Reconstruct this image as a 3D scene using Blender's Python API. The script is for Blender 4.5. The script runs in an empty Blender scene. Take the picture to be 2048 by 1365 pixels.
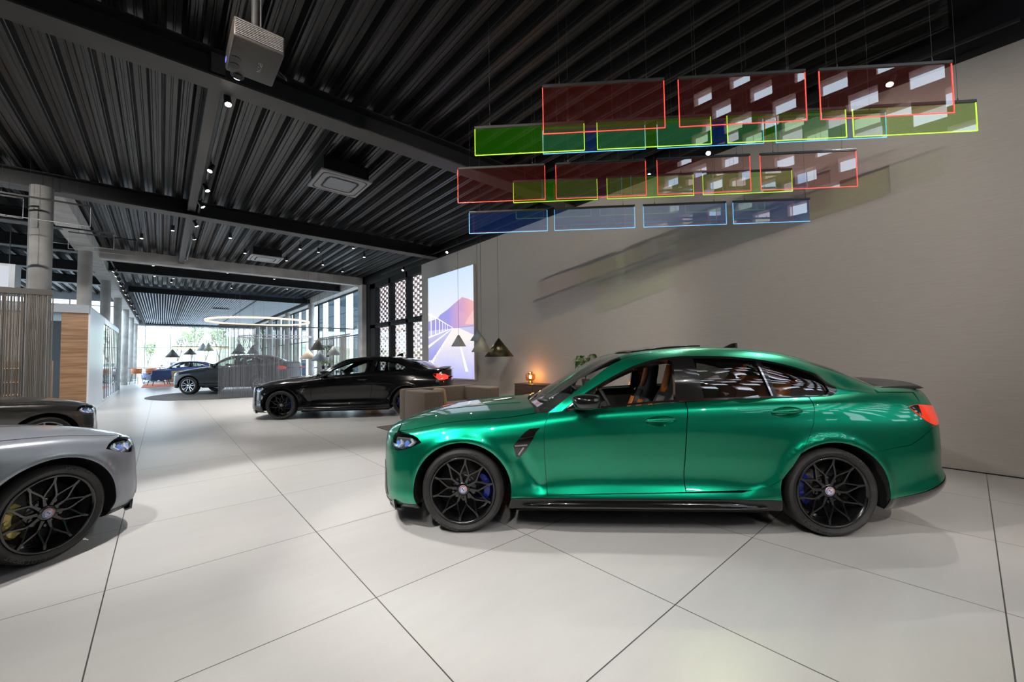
import bpy, bmesh, math, random
import numpy as np
from mathutils import Vector, Matrix, geometry
random.seed(7); np.random.seed(7)
C = bpy.context.scene.collection
sc = bpy.context.scene
PI = math.pi

# ------------------------------------------------------------------ camera, exposure, world, lights
cam_d = bpy.data.cameras.new('camera')
cam = bpy.data.objects.new('camera', cam_d); C.objects.link(cam)
cam_d.sensor_width = 36.0; cam_d.lens = 799.37 / 2048 * 36.0
cam_d.clip_start = 0.05; cam_d.clip_end = 400
YAW, PITCH, ROLL, CAM_H = math.radians(41.229), math.radians(2.255), math.radians(-0.911), 1.42
_f = Vector((math.sin(YAW) * math.cos(PITCH), math.cos(YAW) * math.cos(PITCH), math.sin(PITCH)))
_r = Vector((math.cos(YAW), -math.sin(YAW), 0)); _u = _r.cross(_f)
_r2 = _r * math.cos(ROLL) + _u * math.sin(ROLL); _u2 = -_r * math.sin(ROLL) + _u * math.cos(ROLL)
cam.matrix_world = Matrix(((_r2.x, _u2.x, -_f.x, 0), (_r2.y, _u2.y, -_f.y, 0), (_r2.z, _u2.z, -_f.z, CAM_H), (0, 0, 0, 1)))
sc.camera = cam
sc.view_settings.view_transform = 'Standard'; sc.view_settings.look = 'None'
sc.view_settings.gamma = 1; sc.view_settings.use_curve_mapping = False
sc.view_settings.exposure = 0.0
sc.cycles.use_denoising = True
sc.cycles.max_bounces = 7; sc.cycles.diffuse_bounces = 3; sc.cycles.glossy_bounces = 4
sc.cycles.transmission_bounces = 4; sc.cycles.transparent_max_bounces = 32
sc.cycles.sample_clamp_indirect = 5.0; sc.cycles.caustics_reflective = False; sc.cycles.caustics_refractive = False

world = bpy.data.worlds.new('world'); sc.world = world; world.use_nodes = True
_bg = world.node_tree.nodes['Background']
_bg.inputs[0].default_value = (0.70, 0.84, 1.0, 1); _bg.inputs[1].default_value = 5.5

def spot(name, loc, target, power, size=70, blend=0.5, color=(1, 0.96, 0.925), r=0.022):
    l = bpy.data.lights.new(name, 'SPOT'); l.energy = power; l.spot_size = math.radians(size)
    l.spot_blend = blend; l.color = color; l.shadow_soft_size = r
    o = bpy.data.objects.new(name, l); C.objects.link(o); o.location = loc
    o.rotation_euler = (Vector(target) - Vector(loc)).to_track_quat('-Z', 'Y').to_euler()
    return o
def area(name, loc, rot, sx, sy, power, color=(1, 1, 1), portal=False):
    l = bpy.data.lights.new(name, 'AREA'); l.shape = 'RECTANGLE'; l.size = sx; l.size_y = sy
    l.energy = power; l.color = color
    if portal: l.cycles.is_portal = True
    o = bpy.data.objects.new(name, l); C.objects.link(o); o.location = loc; o.rotation_euler = rot
    return o

TRACK_Z = 4.83
WX = 7.09
# showroom track spots: (lamp position, aim, power, cone)
SPOTS = [
    ((-1.2, 3.2, 4.80), (2.35, 2.6, 0.8), 850, 50),
    ((-1.2, 0.4, 4.80), (1.6, 1.7, 0.0), 300, 66),
    ((-1.2, -1.6, 4.80), (0.9, 0.2, 0.0), 220, 66),
    ((1.6, -3.0, 4.80), (1.8, -0.6, 0.0), 190, 62),
    ((4.2, -3.0, 4.80), (2.8, -1.4, 0.0), 100, 60),
    ((-1.2, 4.4, 4.80), (0.3, 6.0, 0.0), 420, 66),  # unseen lamp added to brighten the middle of the floor
    ((0.60, 6.23, 4.80), (1.0, 4.3, 0.0), 850, 64),
    ((-3.4, 8.2, 4.80), (-2.2, 11.6, 3.0), 330, 75),  # added out of view to brighten the nearest column
    ((-3.4, 13.6, 4.80), (-3.2, 17.0, 1.6), 380, 75),  # added out of view to lift the brown office wall
    ((0.60, 8.65, 4.80), (-1.0, 7.2, 0.0), 260, 60),
    ((0.61, 9.70, 4.80), (2.6, 8.2, 0.0), 300, 66),
    ((0.60, 10.79, 4.80), (3.2, 10.4, 0.5), 420, 60),
    ((0.58, 12.42, 4.80), (3.0, 12.6, 0.3), 300, 60),
    ((0.61, 13.80, 4.80), (2.4, 15.0, 0.0), 260, 62),
    ((-1.2, -2.4, 4.80), (7.0, 3.6, 2.6), 560, 52),
    ((1.6, -4.2, 4.80), (7.0, 0.0, 1.5), 760, 58),
    ((-1.2, 2.0, 4.80), (7.0, 7.2, 2.2), 850, 54),
    ((6.84, 0.51, 4.80), (4.9, 1.4, 0.6), 180, 60),
    ((6.84, 2.73, 4.80), (3.8, 2.6, 0.6), 260, 66),
    ((6.82, 3.78, 4.80), (3.4, 4.6, 0.2), 260, 66),
    ((6.77, 10.77, 4.80), (4.2, 9.9, 0.2), 260, 62),
    ((6.84, 14.01, 4.80), (4.4, 13.0, 0.2), 220, 62),
]
for i, (lo, ta, pw, sz) in enumerate(SPOTS):
    dv = (Vector(ta) - Vector(lo)).normalized()
    spot('spot_light', Vector(lo) + dv * 0.09, ta, pw, sz, color=(1, 0.90, 0.80) if ta[0] == 7.0 else (1, 0.96, 0.925))

# ------------------------------------------------------------------ materials
MATS = {}
def mat(name, base=(0.8, 0.8, 0.8), rough=0.5, metal=0.0, coat=0.0, coat_rough=0.03, emit=None, es=0.0, spec=0.5, sheen=0.0):
    m = bpy.data.materials.new(name); m.use_nodes = True
    b = m.node_tree.nodes['Principled BSDF']
    b.inputs['Base Color'].default_value = (*base, 1); b.inputs['Roughness'].default_value = rough
    b.inputs['Metallic'].default_value = metal; b.inputs['Coat Weight'].default_value = coat
    b.inputs['Coat Roughness'].default_value = coat_rough; b.inputs['Specular IOR Level'].default_value = spec
    if sheen: b.inputs['Sheen Weight'].default_value = sheen
    if emit: b.inputs['Emission Color'].default_value = (*emit, 1); b.inputs['Emission Strength'].default_value = es
    MATS[name] = m
    return m
def nodes(m): return m.node_tree.nodes, m.node_tree.links, m.node_tree.nodes['Principled BSDF']
def noise_color(m, c1, c2, scale=(1, 1, 1), ns=5.0, detail=4, bump=0.0, bump_scale=None, coord='Object', lo=0.35, hi=0.65):
    N, L, b = nodes(m)
    tc = N.new('ShaderNodeTexCoord'); mp = N.new('ShaderNodeMapping'); mp.inputs['Scale'].default_value = scale
    nz = N.new('ShaderNodeTexNoise'); nz.inputs['Scale'].default_value = ns; nz.inputs['Detail'].default_value = detail
    cr = N.new('ShaderNodeValToRGB'); cr.color_ramp.elements[0].position = lo; cr.color_ramp.elements[1].position = hi
    cr.color_ramp.elements[0].color = (*c1, 1); cr.color_ramp.elements[1].color = (*c2, 1)
    L.new(tc.outputs[coord], mp.inputs['Vector']); L.new(mp.outputs[0], nz.inputs['Vector'])
    L.new(nz.outputs['Fac'], cr.inputs[0]); L.new(cr.outputs[0], b.inputs['Base Color'])
    if bump:
        bp = N.new('ShaderNodeBump'); bp.inputs['Strength'].default_value = bump; bp.inputs['Distance'].default_value = 0.01
        src = nz
        if bump_scale:
            src = N.new('ShaderNodeTexNoise'); src.inputs['Scale'].default_value = bump_scale; src.inputs['Detail'].default_value = 3
            L.new(mp.outputs[0], src.inputs['Vector'])
        L.new(src.outputs['Fac'], bp.inputs['Height']); L.new(bp.outputs[0], b.inputs['Normal'])
    return m
def glass(name, tint=(1, 1, 1), refl=1.0, rough=0.0, ior=1.5):
    """thin pane: light passes straight through, Fresnel reflection on top"""
    mm = bpy.data.materials.new(name); mm.use_nodes = True
    N, L = mm.node_tree.nodes, mm.node_tree.links; N.clear()
    o = N.new('ShaderNodeOutputMaterial'); mx = N.new('ShaderNodeMixShader'); t = N.new('ShaderNodeBsdfTransparent')
    g = N.new('ShaderNodeBsdfGlossy'); ge = N.new('ShaderNodeNewGeometry'); dt = N.new('ShaderNodeVectorMath'); dt.operation = 'DOT_PRODUCT'
    t.inputs[0].default_value = (*tint, 1); g.inputs['Roughness'].default_value = rough; g.inputs[0].default_value = (1, 1, 1, 1)
    L.new(ge.outputs['Normal'], dt.inputs[0]); L.new(ge.outputs['Incoming'], dt.inputs[1])
    def m(op, a, b_=None, clamp=False):
        n = N.new('ShaderNodeMath'); n.operation = op; n.use_clamp = clamp
        for i, v in enumerate((a, b_)):
            if v is None: continue
            if isinstance(v, (int, float)): n.inputs[i].default_value = v
            else: L.new(v, n.inputs[i])
        return n.outputs[0]
    f0 = ((ior - 1) / (ior + 1)) ** 2 * 2
    fr = m('ADD', m('MULTIPLY', m('POWER', m('SUBTRACT', 1.0, m('ABSOLUTE', dt.outputs['Value']), True), 5.0), 1 - f0), f0)
    L.new(m('MULTIPLY', fr, refl, True), mx.inputs[0]); L.new(t.outputs[0], mx.inputs[1]); L.new(g.outputs[0], mx.inputs[2])
    L.new(mx.outputs[0], o.inputs[0]); MATS[name] = mm
    return mm
def emis(name, col, s):
    m = bpy.data.materials.new(name); m.use_nodes = True
    N, L = m.node_tree.nodes, m.node_tree.links; N.clear()
    o = N.new('ShaderNodeOutputMaterial'); e = N.new('ShaderNodeEmission'); e.inputs[0].default_value = (*col, 1); e.inputs[1].default_value = s
    L.new(e.outputs[0], o.inputs[0]); MATS[name] = m
    return m
def paint(name, base, metal=0.55, rough=0.28, flake=0.0):
    m = mat(name, base, rough, metal, coat=1.0, coat_rough=0.02)
    N, L, b = nodes(m)
    nz = N.new('ShaderNodeTexNoise'); nz.inputs['Scale'].default_value = 900; tc = N.new('ShaderNodeTexCoord')
    mr = N.new('ShaderNodeMapRange'); mr.inputs[3].default_value = rough - 0.04; mr.inputs[4].default_value = rough + 0.04
    L.new(tc.outputs['Object'], nz.inputs['Vector']); L.new(nz.outputs['Fac'], mr.inputs[0]); L.new(mr.outputs[0], b.inputs['Roughness'])
    return m

M_green = paint('paint_green', (0.0, 0.31, 0.165), 0.92, 0.34)
M_silver = paint('paint_silver_grey', (0.25, 0.27, 0.31), 0.3, 0.36)
M_darkgrey = paint('paint_dark_grey', (0.075, 0.072, 0.066), 0.5, 0.26)
M_black = paint('paint_black', (0.004, 0.004, 0.0045), 0.0, 0.18)
M_black.node_tree.nodes['Principled BSDF'].inputs['Specular IOR Level'].default_value = 0.25
M_anthra = paint('paint_anthracite_blue', (0.006, 0.010, 0.015), 0.3, 0.3)
M_anthra.node_tree.nodes['Principled BSDF'].inputs['Coat Weight'].default_value = .4
M_blue = paint('paint_deep_blue', (0.02, 0.04, 0.16), 0.4, 0.3)
M_white_paint = paint('paint_white', (0.7, 0.72, 0.75), 0.1, 0.3)
M_gloss_black = mat('gloss_black', (0.006, 0.006, 0.006), 0.12, 0.0, coat=1.0)
M_satin_black = mat('satin_black', (0.02, 0.02, 0.02), 0.4)
M_matte_black = mat('matte_black', (0.012, 0.012, 0.012), 0.75)
M_underbody = mat('underbody_black', (0.008, 0.008, 0.008), 0.8)
M_rubber = noise_color(mat('tyre_rubber', (0.022, 0.021, 0.02), 0.62), (0.018, 0.017, 0.016), (0.03, 0.028, 0.026), ns=14, coord='Object')
M_tyre_text = mat('tyre_lettering', (0.05, 0.048, 0.045), 0.45)
M_rim = mat('rim_black_gloss', (0.004, 0.004, 0.0045), 0.22, 0.0, coat=0.7)
M_rim_silver = mat('rim_polished', (0.62, 0.63, 0.65), 0.2, 0.9)
M_disc = mat('brake_disc_steel', (0.16, 0.15, 0.14), 0.35, 0.9)
M_cal_blue = mat('caliper_blue', (0.01, 0.03, 0.32), 0.3, 0.2, coat=0.6)
M_cal_gold = mat('caliper_gold', (0.62, 0.48, 0.14), 0.35, 0.5, coat=0.4)
M_chrome = mat('chrome', (0.75, 0.76, 0.78), 0.1, 1.0)
M_carglass = glass('car_glass', (0.80, 0.85, 0.83), 1.2, 0.0)
M_privacy = glass('car_glass_tinted', (0.42, 0.45, 0.44), 1.5, 0.0)
M_lampglass = glass('headlamp_glass', (0.93, 0.95, 0.97), 1.5, 0.0)
M_lamp_in = mat('headlamp_reflector', (0.45, 0.48, 0.53), 0.15, 0.9)
M_lamp_blue = mat('headlamp_blue_element', (0.12, 0.25, 0.75), 0.2, 0.3, emit=(0.3, 0.5, 1.0), es=0.12)
M_drl = emis('daylight_strip', (0.85, 0.92, 1.0), 0.55)
M_tail = mat('tail_lamp_red', (0.55, 0.012, 0.004), 0.1, 0.0, coat=1.0, emit=(1.0, 0.07, 0.02), es=0.5)
M_tail_lit = mat('tail_lamp_lit', (0.6, 0.02, 0.02), 0.1, 0.0, coat=1.0, emit=(1.0, 0.035, 0.02), es=2.0)
M_orange = noise_color(mat('leather_orange', (0.62, 0.16, 0.02), 0.45), (0.58, 0.14, 0.015), (0.68, 0.19, 0.03), ns=40, bump=0.1)
M_int_black = noise_color(mat('interior_black', (0.018, 0.018, 0.018), 0.6), (0.014, 0.014, 0.014), (0.026, 0.025, 0.024), ns=60)
M_int_grey = mat('interior_grey', (0.10, 0.095, 0.09), 0.6)
M_plate = mat('number_plate_white', (0.75, 0.77, 0.78), 0.4)
M_red = mat('badge_red', (0.6, 0.02, 0.02), 0.4); M_bdblue = mat('badge_blue', (0.02, 0.12, 0.5), 0.4); M_bdviolet = mat('badge_violet', (0.07, 0.05, 0.28), 0.4)
M_bdwhite = mat('badge_white', (0.75, 0.76, 0.78), 0.3)

# ------------------------------------------------------------------ object helpers
def link(me, name, parent=None, mats=()):
    o = bpy.data.objects.new(name, me); C.objects.link(o)
    for m in mats: me.materials.append(m)
    if parent is not None: o.parent = parent
    return o
def obj(name, bm, m, parent=None, smooth=False, auto=None):
    me = bpy.data.meshes.new(name)
    bm.normal_update(); bm.to_mesh(me); bm.free()
    for x in (m if isinstance(m, (list, tuple)) else [m]): me.materials.append(x)
    if smooth:
        for p in me.polygons: p.use_smooth = True
        if auto is not None:
            try: me.set_sharp_from_angle(angle=math.radians(auto))
            except Exception: pass
    o = bpy.data.objects.new(name, me); C.objects.link(o)
    if parent is not None: o.parent = parent
    return o
def thing(name, label, cat, loc=(0, 0, 0), rz=0, group=None):
    o = bpy.data.objects.new(name, None); C.objects.link(o); o.empty_display_size = 0.2
    o.location = loc; o.rotation_euler = (0, 0, rz); o['label'] = label; o['category'] = cat
    if group: o['group'] = group
    return o
def tag(o, label, cat, group=None, kind=None):
    o['label'] = label; o['category'] = cat
    if group: o['group'] = group
    if kind: o['kind'] = kind
    return o
def struct(name, bm, m, smooth=False, auto=None, label=None):
    o = obj(name, bm, m, None, smooth, auto); o['kind'] = 'structure'
    if label: o['label'] = label
    return o
def copy_tree(o, parent=None):
    c = o.copy(); C.objects.link(c); c.parent = parent
    for ch in [x for x in bpy.data.objects if x.parent == o]:
        copy_tree(ch, c)
    return c
def box(bm, c, s, rot=None, bev=0.0, mi=0, seg=2):
    mtx = Matrix.Translation(Vector(c)) @ (rot.to_4x4() if rot is not None else Matrix.Identity(4)) @ Matrix.Diagonal((s[0], s[1], s[2], 1))
    r = bmesh.ops.create_cube(bm, size=1, matrix=mtx)
    vs = r['verts']; fs = set(f for v in vs for f in v.link_faces)
    for f in fs: f.material_index = mi
    if bev > 0:
        es = list(set(e for v in vs for e in v.link_edges))
        rr = bmesh.ops.bevel(bm, geom=es, offset=bev, segments=seg, affect='EDGES', profile=0.5)
        for f in rr['faces']: f.material_index = mi
    return vs
def RZ(a): return Matrix.Rotation(a, 3, 'Z')
def cyl(bm, p, q, r, r2=None, n=16, mi=0, caps=True):
    p = Vector(p); q = Vector(q); d = q - p; L = d.length
    if r2 is None: r2 = r
    rot = d.to_track_quat('Z', 'Y').to_matrix().to_4x4()
    rr = bmesh.ops.create_cone(bm, cap_ends=caps, cap_tris=False, segments=n, radius1=r, radius2=r2, depth=L, matrix=Matrix.Translation((p + q) / 2) @ rot)
    for f in set(f for v in rr['verts'] for f in v.link_faces): f.material_index = mi
    return rr['verts']
def tube(bm, pts, r, n=8, mi=0, closed=False):
    pts = [Vector(p) for p in pts]; rings = []
    N = len(pts)
    for i, p in enumerate(pts):
        a = pts[i - 1] if i > 0 else (pts[-1] if closed else pts[0]); b = pts[(i + 1) % N] if (i < N - 1 or closed) else pts[-1]
        d = (b - a).normalized(); up = Vector((0, 0, 1)) if abs(d.z) < 0.95 else Vector((1, 0, 0))
        x = d.cross(up).normalized(); y = x.cross(d)
        rr = r[i] if isinstance(r, (list, tuple)) else r
        rings.append([bm.verts.new(p + x * rr * math.cos(2 * PI * k / n) + y * rr * math.sin(2 * PI * k / n)) for k in range(n)])
    for i in range(N if closed else N - 1):
        A = rings[i]; B = rings[(i + 1) % N]
        for k in range(n):
            f = bm.faces.new((A[k], A[(k + 1) % n], B[(k + 1) % n], B[k])); f.material_index = mi; f.smooth = True
    if not closed:
        for R_ in (rings[0][::-1], rings[-1]):
            f = bm.faces.new(R_); f.material_index = mi
def lathe(bm, prof, n=48, axis='Y', mi=0, closed=False, mis=None):
    """prof: list of (radius, along-axis)"""
    rings = []
    for r, h in prof:
        ring = []
        for k in range(n):
            a = 2 * PI * k / n
            if axis == 'Y': co = (r * math.cos(a), h, r * math.sin(a))
            else: co = (r * math.cos(a), r * math.sin(a), h)
            ring.append(bm.verts.new(co))
        rings.append(ring)
    m = len(rings)
    for i in range(m if closed else m - 1):
        A = rings[i]; B = rings[(i + 1) % m]
        for k in range(n):
            f = bm.faces.new((A[k], A[(k + 1) % n], B[(k + 1) % n], B[k])); f.smooth = True
            f.material_index = mis[i] if mis else mi
    return rings
def prism(bm, pts, h0, h1, axis='Z', mi=0):
    """closed outline extruded along an axis"""
    def co(a, b, h):
        return {'Z': (a, b, h), 'Y': (a, h, b), 'X': (h, a, b)}[axis]
    A = [bm.verts.new(co(a, b, h0)) for a, b in pts]; B = [bm.verts.new(co(a, b, h1)) for a, b in pts]
    n = len(pts); fs = [bm.faces.new(A[::-1]), bm.faces.new(B)]
    for i in range(n): fs.append(bm.faces.new((A[i], A[(i + 1) % n], B[(i + 1) % n], B[i])))
    for f in fs: f.material_index = mi
    return fs
def text_bm(bm, s, size, mtx, mi=0, depth=0.0, warp=None, flip=False):
    cu = bpy.data.curves.new('txt', 'FONT'); cu.body = s; cu.size = size; cu.align_x = 'CENTER'; cu.align_y = 'CENTER'; cu.extrude = depth
    cu.resolution_u = 2
    o = bpy.data.objects.new('txt', cu); C.objects.link(o)
    dg = bpy.context.evaluated_depsgraph_get(); dg.update()
    me = bpy.data.meshes.new_from_object(o.evaluated_get(dg))
    vs = [v.co.copy() for v in me.vertices]
    nv = [bm.verts.new(mtx @ (Vector(warp(v)) if warp else v)) for v in vs]
    for p in me.polygons:
        try:
            f = bm.faces.new([nv[i] for i in p.vertices]); f.material_index = mi
        except ValueError: pass
    bpy.data.objects.remove(o); bpy.data.curves.remove(cu); bpy.data.meshes.remove(me)

# ------------------------------------------------------------------ car body surfaces
def pchip(tab):
    xs = np.array([p[0] for p in tab], float); ys = np.array([p[1] for p in tab], float)
    if len(xs) == 1: return lambda x: np.full(np.shape(x), ys[0])
    h = np.diff(xs); d = np.diff(ys) / h; m = np.zeros_like(ys)
    m[0] = d[0]; m[-1] = d[-1]
    for i in range(1, len(xs) - 1):
        if d[i - 1] * d[i] > 0:
            w1 = 2 * h[i] + h[i - 1]; w2 = h[i] + 2 * h[i - 1]; m[i] = (w1 + w2) / (w1 / d[i - 1] + w2 / d[i])
    def f(x):
        x = np.clip(np.asarray(x, float), xs[0], xs[-1]); i = np.clip(np.searchsorted(xs, x) - 1, 0, len(xs) - 2)
        t = (x - xs[i]) / h[i]
        return ((1 + 2 * t) * (1 - t) ** 2) * ys[i] + t * (1 - t) ** 2 * h[i] * m[i] + t * t * (3 - 2 * t) * ys[i + 1] + t * t * (t - 1) * h[i] * m[i + 1]
    return f
class Surf:
    """car skin: section curves through key lines; params (u, s); u unrolls the rounded nose and tail"""
    def __init__(s, yt, zt, tip=None, xn=None, tail=None, xt=None, pn=2.6, pt=3.0, deform=None):
        s.Y = [pchip(t) for t in yt]; s.Z = [pchip(t) for t in zt]; s.K = len(yt)
        s.tip, s.xn, s.tail, s.xt, s.pn, s.pt, s.deform = tip, xn, tail, xt, pn, pt, deform
    def x_of(s, u):
        u = np.asarray(u, float); x = u.copy()
        if s.tip is not None:
            L = s.xn - s.tip; m = u < s.xn; th = PI / 2 - (s.xn - u) / L; x = np.where(m, s.xn - L * np.cos(np.clip(th, 0, PI / 2)), x)
        if s.tail is not None:
            L = s.tail - s.xt; m = u > s.xt; th = PI / 2 - (u - s.xt) / L; x = np.where(m, s.xt + L * np.cos(np.clip(th, 0, PI / 2)), x)
        return x
    def u_of(s, x):
        x = float(x)
        if s.tip is not None and x < s.xn:
            L = s.xn - s.tip; th = math.acos(min(1, max(0, (s.xn - x) / L))); return s.xn - L * (PI / 2 - th)
        if s.tail is not None and x > s.xt:
            L = s.tail - s.xt; th = math.acos(min(1, max(0, (x - s.xt) / L))); return s.xt + L * (PI / 2 - th)
        return x
    def pos(s, u, t):
        u = np.asarray(u, float); t = np.clip(np.asarray(t, float), 0, s.K - 1); x = s.x_of(u)
        N = np.ones_like(x)
        if s.tip is not None:
            r = np.clip((s.xn - x) / (s.xn - s.tip), 0, 1); N = N * np.maximum(1 - r ** s.pn, 0) ** (1 / s.pn)
        if s.tail is not None:
            r = np.clip((x - s.xt) / (s.tail - s.xt), 0, 1); N = N * np.maximum(1 - r ** s.pt, 0) ** (1 / s.pt)
        Y = np.stack([f(x) for f in s.Y]); Z = np.stack([f(x) for f in s.Z]); K = s.K
        Y = np.concatenate([2 * Y[:1] - Y[1:2], Y, -Y[-2:-1]]); Z = np.concatenate([2 * Z[:1] - Z[1:2], Z, Z[-2:-1]])
        k = np.clip(np.floor(t).astype(int), 0, K - 2); f = t - k; idx = np.arange(len(x))
        def g(A, j): return A[k + j, idx]
        P = [(g(Y, j), g(Z, j)) for j in range(4)]
        h = [np.hypot(P[j + 1][0] - P[j][0], P[j + 1][1] - P[j][1]) + 1e-5 for j in range(3)]
        out = []
        for c in (0, 1):
            d = [(P[j + 1][c] - P[j][c]) / h[j] for j in range(3)]
            m1 = (d[1] * h[0] + d[0] * h[1]) / (h[0] + h[1]) * h[1]; m2 = (d[2] * h[1] + d[1] * h[2]) / (h[1] + h[2]) * h[1]
            out.append((1 + 2 * f) * (1 - f) ** 2 * P[1][c] + f * (1 - f) ** 2 * m1 + f * f * (3 - 2 * f) * P[2][c] + f * f * (f - 1) * m2)
        y, z = out; y = y * N
        if s.deform is not None: y = y + s.deform(x, z, t)
        return np.stack([x, y, z], 1)
    def nrm(s, u, t):
        e = 2e-3; um = np.asarray(u, float); tm = np.asarray(t, float)
        a = s.pos(um + e, tm) - s.pos(um - e, tm); tt0 = np.clip(tm - e * 3, 0, s.K - 1); tt1 = np.clip(tm + e * 3, 0, s.K - 1)
        b = s.pos(um, tt1) - s.pos(um, tt0); n = np.cross(b, a); l = np.linalg.norm(n, axis=1); l[l == 0] = 1
        return n / l[:, None]
    def s_of(s, x, z, lo=0, hi=None):
        hi = s.K - 1 if hi is None else hi
        tt = np.linspace(lo, hi, 160); u = np.full(160, s.u_of(x)); zz = s.pos(u, tt)[:, 2]
        zz = np.maximum.accumulate(zz)
        return float(np.interp(z, zz, tt))
def inside(poly, px, py):
    r = np.zeros(len(px), bool); n = len(poly); j = n - 1
    for i in range(n):
        xi, yi = poly[i]; xj, yj = poly[j]
        c = ((yi > py) != (yj > py)) & (px < (xj - xi) * (py - yi) / ((yj - yi) if yj != yi else 1e-12) + xi)
        r ^= c; j = i
    return r
def densify(poly, du, ds):
    out = []
    for i in range(len(poly)):
        a = poly[i]; b = poly[(i + 1) % len(poly)]
        n = max(1, int(math.ceil(max(abs(b[0] - a[0]) / du, abs(b[1] - a[1]) / ds))))
        for k in range(n): out.append((a[0] + (b[0] - a[0]) * k / n, a[1] + (b[1] - a[1]) * k / n))
    return out
def patch(S, outline, name, m, parent, holes=(), off=0.0, rim=0.012, mirror=0, both=False, du=0.035, ds=0.16, flat=False):
    """outline/holes in (u, s). both: near half and its mirror image in one mesh; mirror=1: the far side only"""
    polys = [densify(outline, du, ds)] + [densify(h, du, ds) for h in holes]
    SC = 5.0
    pts = []; cons = []
    for p in polys:
        b = len(pts); n = len(p); pts += p; cons += [(b + i, b + (i + 1) % n) for i in range(n)]
    us = [p[0] for p in outline]; ss = [p[1] for p in outline]
    gu = np.arange(math.floor(min(us) / du) * du, max(us), du); gs = np.arange(math.floor(min(ss) / ds) * ds, max(ss), ds)
    GU, GS = np.meshgrid(gu, gs); GU = GU.ravel(); GS = GS.ravel()
    ok = inside(polys[0], GU, GS)
    for h in polys[1:]: ok &= ~inside(h, GU, GS)
    B = np.array(pts); GU = GU[ok]; GS = GS[ok]
    if len(GU):
        dmin = np.full(len(GU), 9.0)
        for bu, bs in pts: dmin = np.minimum(dmin, ((GU - bu) / du) ** 2 + ((GS - bs) / ds) ** 2)
        GU = GU[dmin > 0.2]; GS = GS[dmin > 0.2]
    allp = [Vector((a, b / SC)) for a, b in pts] + [Vector((a, b / SC)) for a, b in zip(GU, GS)]
    V, E_, F, _, _, _ = geometry.delaunay_2d_cdt(allp, cons, [], 0, 1e-6)
    uv = np.array([(v[0], v[1] * SC) for v in V]); tri = np.array([f for f in F if len(f) == 3])
    cen = uv[tri].mean(1); ok = inside(polys[0], cen[:, 0], cen[:, 1])
    for h in polys[1:]: ok &= ~inside(h, cen[:, 0], cen[:, 1])
    tri = tri[ok]
    P = S.pos(uv[:, 0], uv[:, 1]); Nn = S.nrm(uv[:, 0], uv[:, 1])
    if callable(off): P = P + Nn * off(uv[:, 0], uv[:, 1])[:, None]; flat = True
    else: P = P + Nn * off
    used = np.unique(tri); rm = -np.ones(len(P), int); rm[used] = np.arange(len(used)); P = P[used]; Nn = Nn[used]; tri = rm[tri]
    fn = np.cross(P[tri[:, 1]] - P[tri[:, 0]], P[tri[:, 2]] - P[tri[:, 0]]); flip = (fn * Nn[tri].mean(1)).sum(1) < 0
    tri[flip] = tri[flip][:, ::-1]
    ec = {}
    for t in tri:
        for k in range(3):
            a, b = int(t[k]), int(t[(k + 1) % 3]); ec[(a, b)] = ec.get((a, b), 0) + 1
    bd = [(a, b) for (a, b) in ec if (b, a) not in ec]
    verts = [tuple(p) for p in P]; norms = [tuple(n) for n in Nn]; faces = [tuple(int(i) for i in t) for t in tri]
    if rim > 0:
        cl = {}
        for a, b in bd:
            if both and abs(P[a][1]) < 1e-4 and abs(P[b][1]) < 1e-4: continue
            e = P[b] - P[a]; n = np.cross(e, Nn[a]); ln = np.linalg.norm(n)
            if ln < 1e-9: continue
            n = n / ln; i0 = len(verts)
            verts += [tuple(P[a]), tuple(P[b]), tuple(P[b] - Nn[b] * rim), tuple(P[a] - Nn[a] * rim)]
            norms += [tuple(n)] * 4; faces.append((i0 + 1, i0, i0 + 3, i0 + 2))
    def mk(vs, ns, fs, nm):
        me = bpy.data.meshes.new(nm); me.from_pydata(vs, [], fs); me.update()
        for p in me.polygons: p.use_smooth = True
        if not flat: me.normals_split_custom_set_from_vertices(ns)
        o = bpy.data.objects.new(nm, me); C.objects.link(o); me.materials.append(m); o.parent = parent
        return o
    mv = [(x, -y, z) for x, y, z in verts]; mn = [(x, -y, z) for x, y, z in norms]; mf = [f[::-1] for f in faces]
    if both:
        n0 = len(verts)
        return mk(verts + mv, norms + mn, faces + [tuple(i + n0 for i in f) for f in mf], name)
    if mirror: return mk(mv, mn, mf, name)
    return mk(verts, norms, faces, name)
# ------------------------------------------------------------------ wheels
def tyre_mesh(R, rr, w, parent, lettering=True):
    bm = bmesh.new(); h = w / 2
    prof = [(rr - .005, -h * .80), (rr + .012, -h * .92), (rr + .03, -h * .97), ((R + rr) / 2, -h * 1.0), (R - .028, -h * .97), (R - .010, -h * .86), (R - .002, -h * .66), (R, -h * .3), (R - .006, -h * .28), (R - .006, -h * .25), (R, -h * .23),
            (R, -.012), (R - .006, -.010), (R - .006, .010), (R, .012), (R, h * .23), (R - .006, h * .25), (R - .006, h * .28), (R, h * .3), (R - .002, h * .66), (R - .010, h * .86), (R - .028, h * .97), ((R + rr) / 2, h), (rr + .03, h * .97), (rr + .012, h * .92), (rr - .005, h * .80)]
    lathe(bm, prof, 72)
    if lettering:
        for word, a0 in (('MICHELIN', 62), ('PILOT SPORT', 242)):
            rm = (R + rr) / 2 + .004
            def warp(v, a0=a0):
                a = math.radians(a0) - v.x / rm; r = rm + v.y
                return (-r * math.cos(a), h + .0012 + v.z, r * math.sin(a))
            text_bm(bm, word, .040, Matrix.Identity(4), 1, .0008, warp)
    o = obj('tyre', bm, [M_rubber, M_tyre_text], parent)
    return o
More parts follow.
